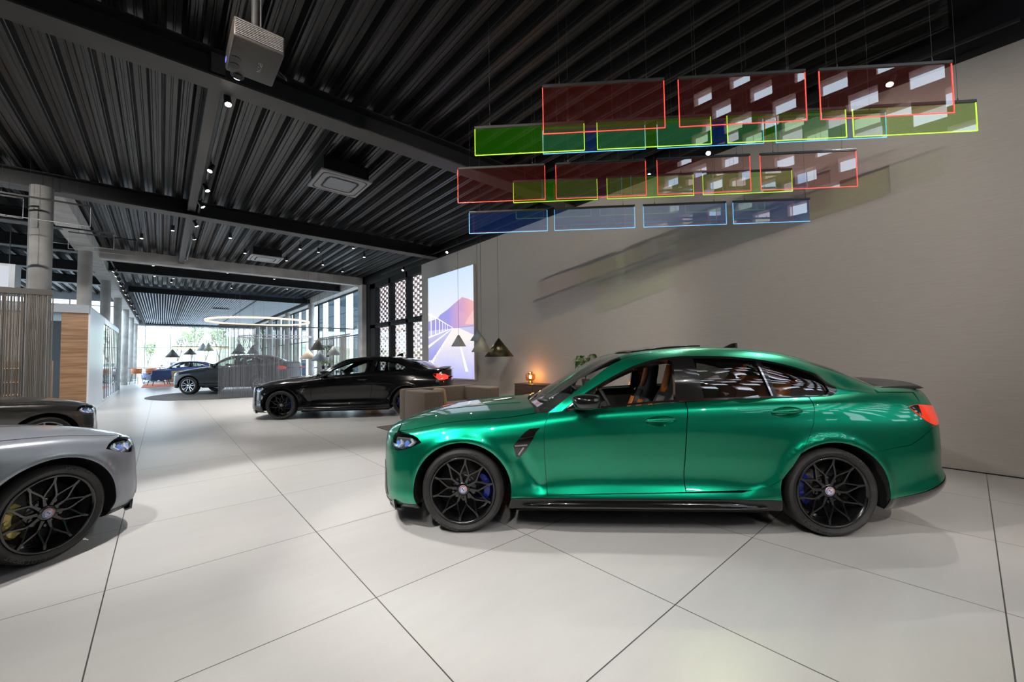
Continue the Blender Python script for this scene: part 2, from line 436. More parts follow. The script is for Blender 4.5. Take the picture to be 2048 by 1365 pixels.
def rim_bm(style, rr, w):
    bm = bmesh.new(); h = w / 2; yo = h * .72          # outer face plane at +y
    lathe(bm, [(rr, h * .86), (rr - .004, h * .92), (rr - .016, h * .90), (rr - .022, h * .70), (rr - .035, h * .35), (rr - .045, -h * .2), (rr - .03, -h * .8), (rr, -h * .86)], 72)
    def strut(p, q, w0, w1, y0, y1, d=.022, e=0):
        p = Vector((p[0], y0, p[1])); q = Vector((q[0], y1, q[1])); t = (q - p).normalized(); s = Vector((t.z, 0, -t.x)).normalized(); dy = Vector((0, 1, 0))
        vs = []
        for c, wd in ((p, w0 * 1.3), (q, w1 * 1.3)):
            for a, b in ((-.5, -d), (.5, -d), (.34, 0), (-.34, 0)): vs.append(bm.verts.new(c + s * wd * a + dy * b))
        for k in range(4): bm.faces.new((vs[k], vs[(k + 1) % 4], vs[4 + (k + 1) % 4], vs[4 + k]))
        bm.faces.new(vs[:4][::-1]); bm.faces.new(vs[4:])
    P = lambda r, a: (r * math.cos(math.radians(a)), r * math.sin(math.radians(a)))
    if style == 'web':
        for k in range(10):
            a = 90 + 36 * k + 6
            tip = P(rr - .014, a); strut(P(rr - .012, a), P(rr * .80, a), .016, .020, yo + .012, yo + .006)
            n = rr * .50
            for sg in (-1, 1): strut(P(rr * .82, a), P(n, a + sg * 14.5), .012, .012, yo + .006, yo - .012)
            strut(P(n, a + 14.5), P(rr * .42, a + 18), .012, .013, yo - .012, yo - .016)
            strut(P(n, a - 14.5), P(rr * .42, a - 18), .012, .013, yo - .012, yo - .016)
            strut(P(rr * .43, a + 18), P(rr * .18, a + 18), .014, .026, yo - .016, yo - .020)
        lathe(bm, [(.001, yo - .012), (.040, yo - .012), (.055, yo - .020), (.062, yo - .05), (.06, -h * .2)], 32)
        for k in range(5):
            a = math.radians(90 + 72 * k + 36); c = (.088 * math.cos(a), .088 * math.sin(a))
            cyl(bm, (c[0], yo - .055, c[1]), (c[0], yo - .032, c[1]), .012, n=6)
        lathe(bm, [(.11, yo - .055), (.10, yo - .045), (.05, yo - .045)], 40)
    elif style == 'vspoke':
        for k in range(5):
            a = 90 + 72 * k
            for sg in (-1, 1):
                strut(P(rr - .016, a + sg * 13), P(rr * .5, a + sg * 14), .022, .022, yo + .01, yo)
                strut(P(rr * .5, a + sg * 14), P(rr * .20, a + sg * 16), .022, .03, yo, yo - .01)
        lathe(bm, [(.001, yo), (.05, yo), (.075, yo - .02), (.07, -h * .2)], 32)
    else:
        for k in range(10):
            a = 90 + 36 * k
            strut(P(rr - .016, a), P(rr * .22, a + 4), .02, .03, yo + .008, yo - .01)
        lathe(bm, [(.001, yo), (.05, yo), (.07, yo - .02), (.07, -h * .2)], 32)
    bmesh.ops.recalc_face_normals(bm, faces=bm.faces)
    return bm
def make_wheel(parent, x, y, z, sgn, R, rr, w, style, rimmat, calmat, lettering=True, rear=False, detail=True):
    """rim mesh is the wheel part; tyre, disc, caliper and cap hang under it. Built with its face at +y; sgn -1 turns it round."""
    o = obj('wheel', rim_bm(style, rr, w), rimmat, parent); o.location = (x, y, z)
    if sgn < 0: o.rotation_euler = (0, 0, PI)
    tyre_mesh(R, rr, w, o, lettering)
    bm = bmesh.new(); h = w / 2
    lathe(bm, [(.06, h * .05), (.085, h * .12), (.10, h * .12), (.10, -.0), (rr * .80, -.0), (rr * .80, -.03), (.1, -.03)], 48)
    if detail:
        for k in range(24):
            for q in (0, 1, 2):
                a = 2 * PI * (k + q * .33) / 24; r = rr * (.50 + .1 * q); cyl(bm, (r * math.cos(a), -.001, r * math.sin(a)), (r * math.cos(a), .0008, r * math.sin(a)), .004, n=6, mi=1)
    obj('brake_disc', bm, [M_disc, M_matte_black], o)
    bm = bmesh.new(); a0 = (-38, 38)
    s2 = -1 if (sgn > 0) != rear else 1          # car rearward side in wheel space
    n = 12; ri, ro = rr * .60, rr * .86; sec = [(ri, -.06), (ri, .035), (ri + .01, .05), (ro - .015, .05), (ro, .03), (ro, -.06)]
    rings = []
    for i in range(n + 1):
        a = math.radians(a0[0] + (a0[1] - a0[0]) * i / n); sc_ = 1 - .12 * (abs(i - n / 2) / (n / 2)) ** 3
        rings.append([bm.verts.new((-s2 * r * sc_ * math.cos(a), yy * (1 if yy < 0 else sc_), r * sc_ * math.sin(a))) for r, yy in sec])
    for i in range(n):
        for k in range(len(sec)): bm.faces.new((rings[i][k], rings[i][(k + 1) % len(sec)], rings[i + 1][(k + 1) % len(sec)], rings[i + 1][k]))
    bm.faces.new(rings[0]); bm.faces.new(rings[-1][::-1])
    for ang in (-22, 0, 22):
        a = math.radians(ang); r = (ri + ro) / 2; cyl(bm, (-s2 * r * math.cos(a), .045, r * math.sin(a)), (-s2 * r * math.cos(a), .058, r * math.sin(a)), .018, .014, 14)
    bmesh.ops.recalc_face_normals(bm, faces=bm.faces)
    obj('brake_caliper', bm, calmat, o)
    bm = bmesh.new(); yo = h * .72 - .012
    def disc(r, y, mi, a0=0, a1=360, ri=0):
        n = 28; A = [(r * math.cos(math.radians(a0 + (a1 - a0) * i / n)), r * math.sin(math.radians(a0 + (a1 - a0) * i / n))) for i in range(n + 1)]
        if ri == 0:
            c = bm.verts.new((0, y, 0)); V = [bm.verts.new((p, y, q)) for p, q in A]
            for i in range(n): f = bm.faces.new((c, V[i + 1], V[i])); f.material_index = mi
        else:
            V = [bm.verts.new((p, y, q)) for p, q in A]; W_ = [bm.verts.new((p * ri / r, y, q * ri / r)) for p, q in A]
            for i in range(n): f = bm.faces.new((V[i], W_[i], W_[i + 1], V[i + 1])); f.material_index = mi
    cyl(bm, (0, yo - .01, 0), (0, yo + .004, 0), .033, n=28)
    disc(.033, yo + .0045, 0)
    disc(.031, yo + .005, 1, 20, 200, .027); disc(.031, yo + .005, 3, 200, 380, .027)
    disc(.0255, yo + .005, 2, -40, 120, .022); disc(.0245, yo + .0052, 1, 150, 290, .0215)
    disc(.018, yo + .005, 4); disc(.0165, yo + .0055, 0); disc(.012, yo + .006, 3, 0, 90); disc(.012, yo + .006, 3, 180, 270)
    obj('centre_cap', bm, [M_bdwhite, M_red, M_bdviolet, M_bdblue, M_matte_black], o)
    return o

# ------------------------------------------------------------------ seats and cabin
def seat_loft(bm, secs, mi=0, n=16):
    """secs: (centre x, centre z, half width y, half depth along tilt, yc)"""
    rings = []
    for cx, cz, hw, hd, tx, tz in secs:
        ring = []
        for k in range(n):
            a = 2 * PI * k / n; ca, sa = math.cos(a), math.sin(a); p = 2 / 3.2
            yy = hw * (abs(ca) ** p) * (1 if ca >= 0 else -1); dd = hd * (abs(sa) ** p) * (1 if sa >= 0 else -1)
            ring.append(bm.verts.new((cx + dd * tx, yy, cz + dd * tz)))
        rings.append(ring)
    for i in range(len(rings) - 1):
        for k in range(n):
            f = bm.faces.new((rings[i][k], rings[i][(k + 1) % n], rings[i + 1][(k + 1) % n], rings[i + 1][k])); f.smooth = True; f.material_index = mi
    for R_ in (rings[0][::-1], rings[-1]): f = bm.faces.new(R_); f.material_index = mi
def make_seat(parent, x, y, zb, insert, h=.86):
    """bucket seat: hip point x, floor of the cushion zb"""
    bm = bmesh.new(); s = 0.28
    def back(t): return (x + .02 + t * s + .03 * math.sin(t * 3), zb + .12 + t * h)
    secs = []
    for t, hw, hd in ((0, .25, .05), (.12, .27, .075), (.35, .285, .085), (.55, .265, .07), (.68, .215, .055), (.78, .15, .05), (.86, .125, .055), (.95, .115, .05), (1.0, .085, .03)):
        cx, cz = back(t); secs.append((cx, cz, hw, hd, .95, -.3))
    seat_loft(bm, secs, 0)
    secs = []
    for u, hw, hd in ((-.50, .22, .03), (-.46, .25, .06), (-.2, .265, .08), (0, .26, .08), (.08, .24, .06)):
        secs.append((x + u, zb + .05 - .1 * u * (-1 if u < 0 else 0), hw, hd, 0, 1))
    seat_loft(bm, secs, 0)
    bmesh.ops.recalc_face_normals(bm, faces=bm.faces)
    for v in bm.verts: v.co.y += y
    o = obj('front_seat', bm, M_int_black, parent)
    bm = bmesh.new()
    for yy, wd, t0, t1, q in ((.175, .06, .03, .50, 0), (-.175, .06, .03, .50, 0), (0, .085, .66, .97, 1)):
        secs = []
        for i in range(7):
            t = t0 + (t1 - t0) * i / 6; cx, cz = back(t); k = math.sin(PI * (i + .6) / 7.2); secs.append((cx - .055 - (.02 if not q else .0), cz, wd * (.55 + .45 * k) * (1 if not q else .75), .03, .95, -.3))
        n0 = len(bm.verts); seat_loft(bm, secs, 0, 12); bm.verts.ensure_lookup_table()
        for v in bm.verts[n0:]: v.co.y += yy + y
    for yy in (.17, -.17):
        n0 = len(bm.verts); seat_loft(bm, [(x - .42, zb + .10, .06, .03, 0, 1), (x - .2, zb + .135, .07, .03, 0, 1), (x - .03, zb + .13, .065, .03, 0, 1)], 0, 12); bm.verts.ensure_lookup_table()
        for v in bm.verts[n0:]: v.co.y += yy + y
    bmesh.ops.recalc_face_normals(bm, faces=bm.faces)
    q = obj('seat_insert', bm, insert, o); q['label'] = 'coloured seat inserts and headrest strip'
    bm = bmesh.new(); secs = []
    for i in range(6):
        t = .04 + .58 * i / 5; cx, cz = back(t); secs.append((cx - .062, cz, .10, .022, .95, -.3))
    seat_loft(bm, secs, 0, 12)
    for v in bm.verts: v.co.y += y
    obj('seat_centre', bm, M_int_grey, o)
    return o

# ------------------------------------------------------------------ key lines of the four-door saloon (x from the front axle, z from the floor)
def sedan_lines():
    by = [[(0, .70)], [(0, .885)], [(0, .935)], [(0, .935), (.6, .91), (1.2, .89), (1.8, .89), (2.3, .915), (2.857, .955), (3.3, .94), (3.9, .90)],
          [(-.5, .925), (0, .945), (.5, .92), (1.2, .905), (1.8, .905), (2.4, .932), (2.857, .962), (3.3, .95), (3.9, .90)],
          [(-.5, .90), (0, .93), (.5, .915), (1.2, .912), (1.8, .914), (2.4, .925), (2.857, .94), (3.3, .925), (3.9, .88)],
          [(-.5, .85), (0, .88), (.5, .885), (1.8, .885), (2.857, .892), (3.3, .87), (3.9, .83)],
          [(-.6, .74), (-.3, .765), (0, .785), (.5, .805), (.8, .83), (1.8, .838), (2.857, .825), (3.1, .805), (3.9, .77)],
          [(0, .42)], [(0, 0)]]
    bz = [[(-.8, .17), (-.4, .15), (3.3, .17), (3.9, .30)], [(-.8, .19), (-.4, .19), (3.2, .195), (3.9, .36)], [(-.8, .29), (0, .27), (3.2, .275), (3.9, .44)],
          [(-.84, .40), (0, .38), (3.2, .385), (3.9, .52)], [(-.84, .54), (-.4, .56), (0, .59), (1.8, .61), (3.9, .68)],
          [(-.84, .67), (-.5, .70), (0, .77), (.5, .80), (1.8, .86), (2.857, .89), (3.3, .895), (3.9, .88)],
          [(-.84, .72), (-.5, .765), (0, .845), (.5, .875), (1.0, .94), (1.8, .985), (2.857, 1.025), (3.2, 1.02), (3.9, .985)],
          [(-.84, .745), (-.62, .775), (-.54, .788), (-.36, .822), (-.14, .863), (.1, .887), (.375, .907), (.6, .94), (.77, .957), (1.1, .98), (1.84, 1.03), (2.5, 1.058), (2.9, 1.068), (3.3, 1.085), (3.6, 1.08), (3.95, 1.055)],
          [(-.84, .75), (-.72, .80), (-.6, .835), (-.36, .89), (0, .94), (.4, .975), (.62, .985), (1, .98), (3.0, 1.0), (3.3, 1.12), (3.6, 1.115), (3.95, 1.085)],
          [(-.84, .752), (-.72, .805), (-.6, .845), (-.36, .905), (0, .957), (.4, .99), (.55, .995), (1, .98), (3.0, 1.0), (3.3, 1.135), (3.6, 1.13), (3.95, 1.10)]]
    gy = [[(.4, .815), (.8, .833), (1.8, .84), (2.857, .828), (3.1, .808), (3.6, .78)],
          [(.4, .84), (.8, .84), (1.1, .83), (1.8, .785), (2.5, .775), (2.9, .79), (3.2, .79), (3.6, .78)],
          [(.4, .865), (.84, .835), (1.1, .79), (1.4, .725), (1.7, .685), (2.0, .668), (2.4, .675), (2.8, .70), (3.04, .745), (3.3, .77), (3.6, .775)],
          [(.4, .80), (.8, .785), (1.0, .735), (1.3, .655), (1.6, .61), (2.0, .59), (2.5, .592), (2.9, .605), (3.2, .65), (3.5, .71), (3.6, .72)],
          [(.4, .40), (1.3, .34), (2.9, .33), (3.6, .38)], [(0, 0)]]
    belt = [(.4, .905), (.6, .935), (.77, .952), (1.1, .976), (1.84, 1.026), (2.5, 1.054), (2.9, 1.064), (3.1, 1.07), (3.6, 1.06)]
    top = [(.4, .63), (.7, .868), (.845, .979), (.985, 1.083), (1.125, 1.168), (1.333, 1.277), (1.47, 1.335), (1.607, 1.373), (1.73, 1.392), (1.906, 1.403), (2.2, 1.396), (2.4, 1.378), (2.54, 1.356), (2.67, 1.327), (2.80, 1.287), (2.93, 1.236), (3.007, 1.185), (3.1, 1.14), (3.3, 1.095), (3.6, 1.065)]
    g3 = [(.4, .71), (.8, 1.012), (1.0, 1.155), (1.3, 1.352), (1.46, 1.408), (1.67, 1.438), (2.0, 1.455), (2.4, 1.438), (2.7, 1.395), (2.83, 1.362), (3.03, 1.29), (3.167, 1.235), (3.326, 1.155), (3.5, 1.085), (3.6, 1.06)]
    g5 = [(.4, .90), (.55, .99), (.8, 1.142), (1.05, 1.285), (1.3, 1.39), (1.45, 1.432), (1.7, 1.468), (2.0, 1.483), (2.3, 1.482), (2.7, 1.452), (2.93, 1.415), (3.16, 1.345), (3.4, 1.24), (3.55, 1.165), (3.6, 1.13)]
    f2, f0, f3, f5 = pchip(top), pchip(belt), pchip(g3), pchip(g5)
    xs = np.linspace(.4, 3.6, 34)
    mid = [(float(x), float(f0(x) + (f2(x) - f0(x)) * .5)) for x in xs]
    g4 = [(float(x), float(f3(x) + (f5(x) - f3(x)) * .80)) for x in xs]
    return by, bz, gy, [belt, mid, top, g3, g4, g5]
DOORF = [(.707, .923), (.679, .865), (.669, .787), (.669, .658), (.678, .466), (.690, .312)]
RDOOR = [(2.774, .978), (2.751, .876), (2.704, .775), (2.637, .661), (2.571, .547), (2.493, .445), (2.417, .392), (2.354, .366), (2.28, .352)]
LAMP = [(-.34, .722), (-.405, .692), (-.49, .660), (-.56, .644), (-.61, .648), (-.645, .69), (-.645, .735), (-.625, .768), (-.53, .779), (-.44, .775), (-.38, .755)]
TLAMP = [(3.50, .983), (3.556, .995), (3.62, .992), (3.78, .975), (3.855, .93), (3.85, .862), (3.71, .838), (3.66, .845), (3.6, .878), (3.53, .937)]

def gauss_line(x, z, a, b, w):
    ax, az = a; bx, bz = b; L = math.hypot(bx - ax, bz - az); tx, tz = (bx - ax) / L, (bz - az) / L
    t = np.clip(((x - ax) * tx + (z - az) * tz) / L, 0, 1); d2 = (x - ax - t * L * tx) ** 2 + (z - az - t * L * tz) ** 2
    return np.exp(-d2 / (w * w)) * np.minimum(1, np.minimum(t, 1 - t) * 6)
def m_deform(x, z, s):
    """scoop behind the fender gill, hollow lower door, flared rear haunch edge"""
    y = -.020 * gauss_line(x, z, (.44, .66), (.66, .31), .045)
    y = y - .010 * np.exp(-((z - .45) / .09) ** 2) * np.clip((x - .62) / .3, 0, 1) * np.clip((2.3 - x) / .3, 0, 1)
    e = np.interp(z, [.3, .366, .392, .445, .547, .661, .775, .9, 1.0], [2.20, 2.30, 2.38, 2.455, 2.535, 2.60, 2.67, 2.72, 2.74])
    y = y + .013 / (1 + np.exp(-(x - e) / .018)) * np.clip((.80 - z) / .1, 0, 1) * np.clip((3.0 - x) / .4, 0, 1)
    lip = .012 * np.exp(-((np.hypot(x, z - .338) - .415) / .03) ** 2) + .012 * np.exp(-((np.hypot(x - 2.875, z - .338) - .415) / .03) ** 2)
    return y + np.where((s > .8) & (s < 6.5), lip, 0)

def build_car(sp, root):
    """sp: paint, trim colours, wheel style and line warps"""
    pm = sp['paint']; du = sp.get('du', .035); ds = sp.get('ds', .14); fine = du < .05
    by, bz, gy, gz = sedan_lines()
    fx, fz = sp.get('fx', lambda x: x), sp.get('fz', lambda x, z: z); fy = sp.get('fy', lambda x, y: y)
    W = lambda tabs: [[(fx(x), fz(x, z)) for x, z in t] for t in tabs]
    WY = lambda tabs: [[(fx(x), fy(x, y)) for x, y in t] for t in tabs]
    coupe = sp.get('coupe', False)
    if 'gz' in sp: gz = sp['gz'](gz)
    tip, tail = fx(-.84), fx(3.95)
    by, bz, gy, gz = WY(by), W(bz), WY(gy), W(gz)
    df = m_deform if sp.get('m', True) else None
    if df is not None and 'fx' in sp: df = None
    B = Surf(by, bz, tip, fx(-.30), tail, fx(3.45), deform=df); G = Surf(gy, gz)
    wf, wr = 0.0, fx(2.875); R = sp.get('R', .338); AR = sp.get('AR', .400); wz = R
    q = lambda x, z, lo=0, hi=9: (B.u_of(fx(x)), B.s_of(fx(x), fz(x, z), lo, hi))          # side-view point to (u, s)
    qs = lambda x, s: (B.u_of(fx(x)), s)
    qr = lambda X, Z: (B.u_of(X), B.s_of(X, Z, 0, 7))
    def arc(cx, a0, a1, n=18, r=AR, sy=.975):
        return [qr(cx + r * math.cos(math.radians(a0 + (a1 - a0) * i / n)), wz + r * sy * math.sin(math.radians(a0 + (a1 - a0) * i / n))) for i in range(n + 1)]
    zs = sp.get('sill', .285)
    P = dict(du=du, ds=ds)
    KP = lambda name, outl, m, **k: patch(B, outl, name, m, root, **{**P, **k})
    both_sides = lambda name, outl, m, Sf=B, **k: [patch(Sf, outl, name, m, root, mirror=mm, **{**P, **k}) for mm in (0, 1)]
    uT = B.u_of(tip) + 1e-5; uE = B.u_of(tail) - 1e-5
    lamp = [q(x, z) for x, z in LAMP]; tl = [q(x, z) for x, z in TLAMP]
    # arch opening points
    def arch_front_bot(): return wf - math.sqrt(max(AR ** 2 - ((wz - fz(0, .22)) / .975) ** 2, .01))
    zb = fz(0, .215)
    a_end = lambda z: math.degrees(math.asin(max(-1, min(1, (z - wz) / .975 / AR))))
    angb = a_end(zb); angs = a_end(fz(0, zs)); 
    cutang = 132.0
    # --- bumper, grille and lamps
    bump = [(uT, .9), (qr(wf - AR * math.cos(math.radians(angb)), zb)[0], qr(wf - AR * math.cos(math.radians(angb)), zb)[1])] + arc(wf, 180 - angb, cutang)
    bump += [lamp[0], lamp[1], lamp[2], lamp[3], lamp[4], lamp[5], lamp[6], lamp[7]] + [qs(-.63, 7), qs(-.69, 8), qs(-.71, 9), (uT, 9)]
    KP('front_bumper', bump, pm, both=True)
    both_sides('headlamp', lamp, M_lampglass, off=.001, rim=0, du=.03, ds=.1)
    for mm in (0, 1):
        o = patch(B, lamp, 'headlamp_housing', M_gloss_black, root, off=-.05, rim=0, mirror=mm, du=.04, ds=.2)
        a = [(-.63, .672), (-.54, .658), (-.43, .70), (-.40, .735), (-.46, .765), (-.615, .762)]
        patch(B, [q(x, z) for x, z in a], 'headlamp_reflector', M_lamp_in, o, off=-.03, rim=.01, mirror=mm, du=.03, ds=.1)
        for a in ([(-.565, .675), (-.53, .71), (-.55, .74), (-.565, .735), (-.55, .71), (-.58, .68)], [(-.46, .69), (-.42, .725), (-.445, .755), (-.46, .75), (-.438, .722), (-.475, .695)]):
            patch(B, [q(x, z) for x, z in a], 'headlamp_daylight_strip', M_drl, o, off=-.018, rim=.004, mirror=mm, du=.03, ds=.1)
        a = [(-.60, .685), (-.575, .68), (-.555, .71), (-.58, .73), (-.60, .725)]
        patch(B, [q(x, z) for x, z in a], 'headlamp_lens', M_lamp_blue, o, off=-.02, rim=.01, mirror=mm, du=.03, ds=.1)
        a = [(-.505, .685), (-.475, .69), (-.465, .72), (-.49, .74), (-.51, .72)]
        patch(B, [q(x, z) for x, z in a], 'headlamp_lens', M_lamp_blue, o, off=-.02, rim=.01, mirror=mm, du=.03, ds=.1)
    # grille openings on the nose: two tall kidneys, lower side intakes, bottom intake
    gr = [(uT, B.s_of(tip + .01, fz(-.8, .34))), (B.u_of(tip + .012), B.s_of(tip + .012, fz(-.8, .34))), (B.u_of(tip + .028), B.s_of(tip + .03, fz(-.8, .45))), (B.u_of(tip + .022), B.s_of(tip + .03, fz(-.8, .68))), (uT, B.s_of(tip + .01, fz(-.8, .69)))]
    KP('kidney_grille', gr, M_gloss_black, both=True, off=.004, rim=.004)
    KP('lower_intake', [(uT, B.s_of(tip + .01, fz(-.8, .20))), (B.u_of(tip + .09), B.s_of(tip + .09, fz(-.8, .21))), (B.u_of(tip + .07), B.s_of(tip + .09, fz(-.8, .30))), (uT, B.s_of(tip + .01, fz(-.8, .30)))], M_satin_black, both=True, off=.004, rim=.004)
    both_sides('side_intake', [(B.u_of(tip + .10), B.s_of(tip + .10, fz(-.75, .24))), (B.u_of(tip + .16), B.s_of(tip + .16, fz(-.7, .25))), (B.u_of(tip + .13), B.s_of(tip + .13, fz(-.7, .45))), (B.u_of(tip + .09), B.s_of(tip + .09, fz(-.7, .52)))], M_satin_black, off=.003, rim=.004, du=.02)
    # --- front lip
    spl = [(uT, 0), qs(-.40, 0)] + [qr(wf - AR * math.cos(math.radians(a_end(fz(0, .17)))) - .0, fz(0, .17)), qr(wf - AR * math.cos(math.radians(angb)), zb + .004), (uT, .93)]
    KP('front_lip', spl, M_satin_black, both=True, off=.003)
    if sp.get('m', True):
        for sg in (1, -1):
            bm = bmesh.new(); prism(bm, [(-.77, .42 * sg), (-.745, .58 * sg), (-.67, .74 * sg), (-.585, .855 * sg), (-.53, .865 * sg), (-.56, .80 * sg), (-.66, .62 * sg), (-.70, .42 * sg)], .155, .170)
            V = [bm.verts.new((x, y * sg, z)) for x, y, z in ((-.70, .69, .169), (-.585, .855, .169), (-.60, .845, .232), (-.675, .71, .169), (-.57, .845, .169), (-.59, .838, .228))]
            for f in ((0, 1, 2), (3, 5, 4), (0, 3, 4, 1), (1, 4, 5, 2), (0, 2, 5, 3)): bm.faces.new([V[i] for i in f])
            bmesh.ops.recalc_face_normals(bm, faces=bm.faces); obj('front_splitter', bm, M_gloss_black, root)
    # --- bonnet
    cowl = [(.60, 7), (.585, 7.4), (.555, 8), (.53, 8.5), (.52, 9)]
    KP('bonnet', [qs(-.70, 9), qs(-.68, 8), qs(-.615, 7.03), qs(.60, 7.03)] + [qs(x, s) for x, s in cowl[1:]], pm, both=True)
    if sp.get('m', True):
        both_sides('bonnet_crease', [qs(-.3, 8.30), qs(.46, 8.12), qs(.46, 8.16), qs(-.3, 8.36)], pm, off=.004, rim=.004)
    # --- fenders
    fen = [lamp[0], lamp[-1], lamp[-2], lamp[-3], qs(-.60, 7 - .02), qs(.62, 6.98), qs(.715, 6.97)] + [q(x, z) for x, z in DOORF[:-1]] + [q(.69, zs + .003)]
    fen += [qr(wf + AR * math.cos(math.radians(angs)), fz(0, zs))] + arc(wf, angs, cutang)
    both_sides('fender', fen, pm)
    if sp.get('m', True):
        v = [(.640, .837), (.555, .831), (.516, .803), (.422, .700), (.441, .609), (.466, .596), (.513, .648), (.580, .751)]
        for mm in (0, 1):
            o = patch(B, [q(*p) for p in v], 'fender_gill', M_gloss_black, root, off=.004, rim=.012, mirror=mm, **P)
            for a in ([(.47, .758), (.59, .775), (.585, .768), (.475, .748)], [(.43, .705), (.535, .712), (.535, .700), (.435, .692)], [(.455, .63), (.50, .69), (.51, .685), (.465, .622)]):
                patch(B, [q(*p) for p in a], 'gill_bar', M_chrome, o, off=.009, rim=.004, mirror=mm, **P)
    # --- doors
    sill_z = lambda x: zs + .004 + .022 * min(1, max(0, (x - .69) / .8)) + .02
    if not coupe:
        bs = [(1.823, None), (1.817, .959), (1.80, .83), (1.785, .64), (1.78, .482), (1.78, sill_z(1.78))]
    else:
        bs = [(2.10, None), (2.095, .96), (2.08, .83), (2.06, .64), (2.03, .482), (1.97, .38), (1.90, sill_z(1.78))]
    g = .0035
    d1 = [qs(.72 + g, 6.97)] + [q(x + g, z) for x, z in DOORF[:-1]] + [q(.69 + g, sill_z(.69))] + [q(bs[-1][0] - g, bs[-1][1])] + [q(x - g, z) for x, z in bs[-2:0:-1]] + [qs(bs[0][0] - g, 6.97)]
    dish = lambda xc, zc: [q(xc + .118 * math.cos(a), zc + .043 * math.sin(a) + .006 * math.cos(a)) for a in np.linspace(0, 2 * PI, 25)[:-1]]
    hx, hz = (1.60 if not coupe else 1.85), .888
    drs = both_sides('door', d1, pm, holes=[dish(hx, hz)])
    def handle(xc, zc, d, mm):
        sg = -1 if mm else 1; X = fx(xc); Zc = fz(xc, zc); s_ = B.s_of(X, Zc); p = B.pos(np.array([B.u_of(X)]), np.array([s_]))[0]
        cu, cs = q(xc, zc); ue, se = q(xc + .118, zc)[0] - cu, q(xc, zc + .043)[1] - cs
        o = patch(B, dish(xc, zc), 'handle_recess', pm, d, off=lambda uu, tt: -.034 * np.clip(1 - ((uu - cu) / ue) ** 2 - ((tt - cs) / se) ** 2, 0, 1) ** .7, rim=0, mirror=mm, du=.014, ds=.05)
        bm = bmesh.new(); n = 10; R_ = []
        for i in range(n + 1):
            t = i / n; w_ = .006 + .011 * math.sin(PI * t) ** .6; o_ = .000 + .020 * math.sin(PI * t) ** .5
            c = Vector((X - .116 + .232 * t, p[1] + o_ - .006, Zc + .003 + .012 * t))
            R_.append([bm.verts.new(c + Vector((0, .009 * math.cos(a), w_ * math.sin(a)))) for a in np.linspace(0, 2 * PI, 9)[:-1]])
        for i in range(n):
            for k in range(8): f = bm.faces.new((R_[i][k], R_[i][(k + 1) % 8], R_[i + 1][(k + 1) % 8], R_[i + 1][k])); f.smooth = True
        bm.faces.new(R_[0]); bm.faces.new(R_[-1])
        for v in bm.verts: v.co.y *= sg
        bmesh.ops.recalc_face_normals(bm, faces=bm.faces); obj('door_handle', bm, pm, d)
    for mm in (0, 1): handle(1.60 if not coupe else 1.85, .888, drs[mm], mm)
    if not coupe:
        d2 = [qs(1.826 + g, 6.97)] + [q(x + g, z) for x, z in bs[1:]] + [q(x - g, z) for x, z in RDOOR[::-1]] + [qs(2.783 - g, 6.97)]
        drs2 = both_sides('rear_door', d2, pm, holes=[dish(2.565, .952)])
        for mm in (0, 1): handle(2.565, .952, drs2[mm], mm)
        qfront = [qs(2.79, 6.98)] + [q(x, z) for x, z in RDOOR]
    else:
        qfront = [qs(bs[0][0], 6.98)] + [q(x, z) for x, z in bs[1:]]
    # --- rear quarter
    xa = wr - AR * math.cos(math.radians(angs))
    ang2 = a_end(fz(0, .30))
    qrt = qfront + [q(2.20 if not coupe else 1.88, sill_z(1.78) if not coupe else sill_z(1.78)), q(.69, sill_z(.69) - .004), q(.69, zs), qr(xa, fz(0, zs))] + arc(wr, 180 - angs, 52) + [q(3.45, .705), q(3.66, .835), tl[7], tl[8], tl[9], tl[0], tl[1], tl[2], qs(3.63, 6.98), qs(3.3, 6.98), qs(3.0, 6.98)]
    both_sides('rear_quarter', qrt, pm)
    # --- boot lid, rear bumper, lamps
    KP('boot_lid', [qs(3.36, 7.03), qs(3.645, 7.03), tl[2], tl[3], tl[4], (uE, 5.2), (uE, 9), qs(3.38, 9)], pm, both=True)
    KP('rear_bumper', arc(wr, 52, ang2, 12) + [q(3.55, .36), q(3.72, .42), (uE, 2.6), (uE, 5.17), tl[5], tl[6], q(3.664, .833), q(3.45, .70)], pm, both=True)
    KP('rear_diffuser', [qr(wr + AR * math.cos(math.radians(ang2)), fz(0, .30)), q(3.55, .355), q(3.72, .415), (uE, 2.55), (uE, .4), qs(3.6, .4), qr(wr + AR * math.cos(math.radians(a_end(fz(0, .21)))), fz(0, .21))], M_gloss_black, both=True, off=.002)
    for mm in (0, 1):
        o = patch(B, tl, 'tail_lamp', sp.get('tail', M_tail), root, off=.004, rim=.02, mirror=mm, du=.03, ds=.1)
        patch(B, [q(x, z) for x, z in ((3.50, .980), (3.556, .992), (3.585, .99), (3.575, .915), (3.54, .935))], 'tail_lamp_dark_corner', M_gloss_black, o, off=.007, rim=.004, mirror=mm, du=.03, ds=.1)
    if sp.get('spoiler', True):
        bm = bmesh.new(); n = 14
        sec = [(0, -.012), (.15, .012), (.5, .026), (.93, .030), (1.0, .012), (.90, -.006), (.45, -.008)]
        R_ = []
        for i in range(-n, n + 1):
            t = i / n; y = t * .70; bx = fx(3.64) - .24 * abs(t) ** 2.2; ex = fx(3.89) - .11 * abs(t) ** 3; zz = fz(3.7, 1.128) - .022 * t * t; k = 1 - .5 * abs(t) ** 8
            R_.append([bm.verts.new((bx + a * (ex - bx), y, zz + b * k + .012 * abs(t) ** 2 * (1 - a))) for a, b in sec])
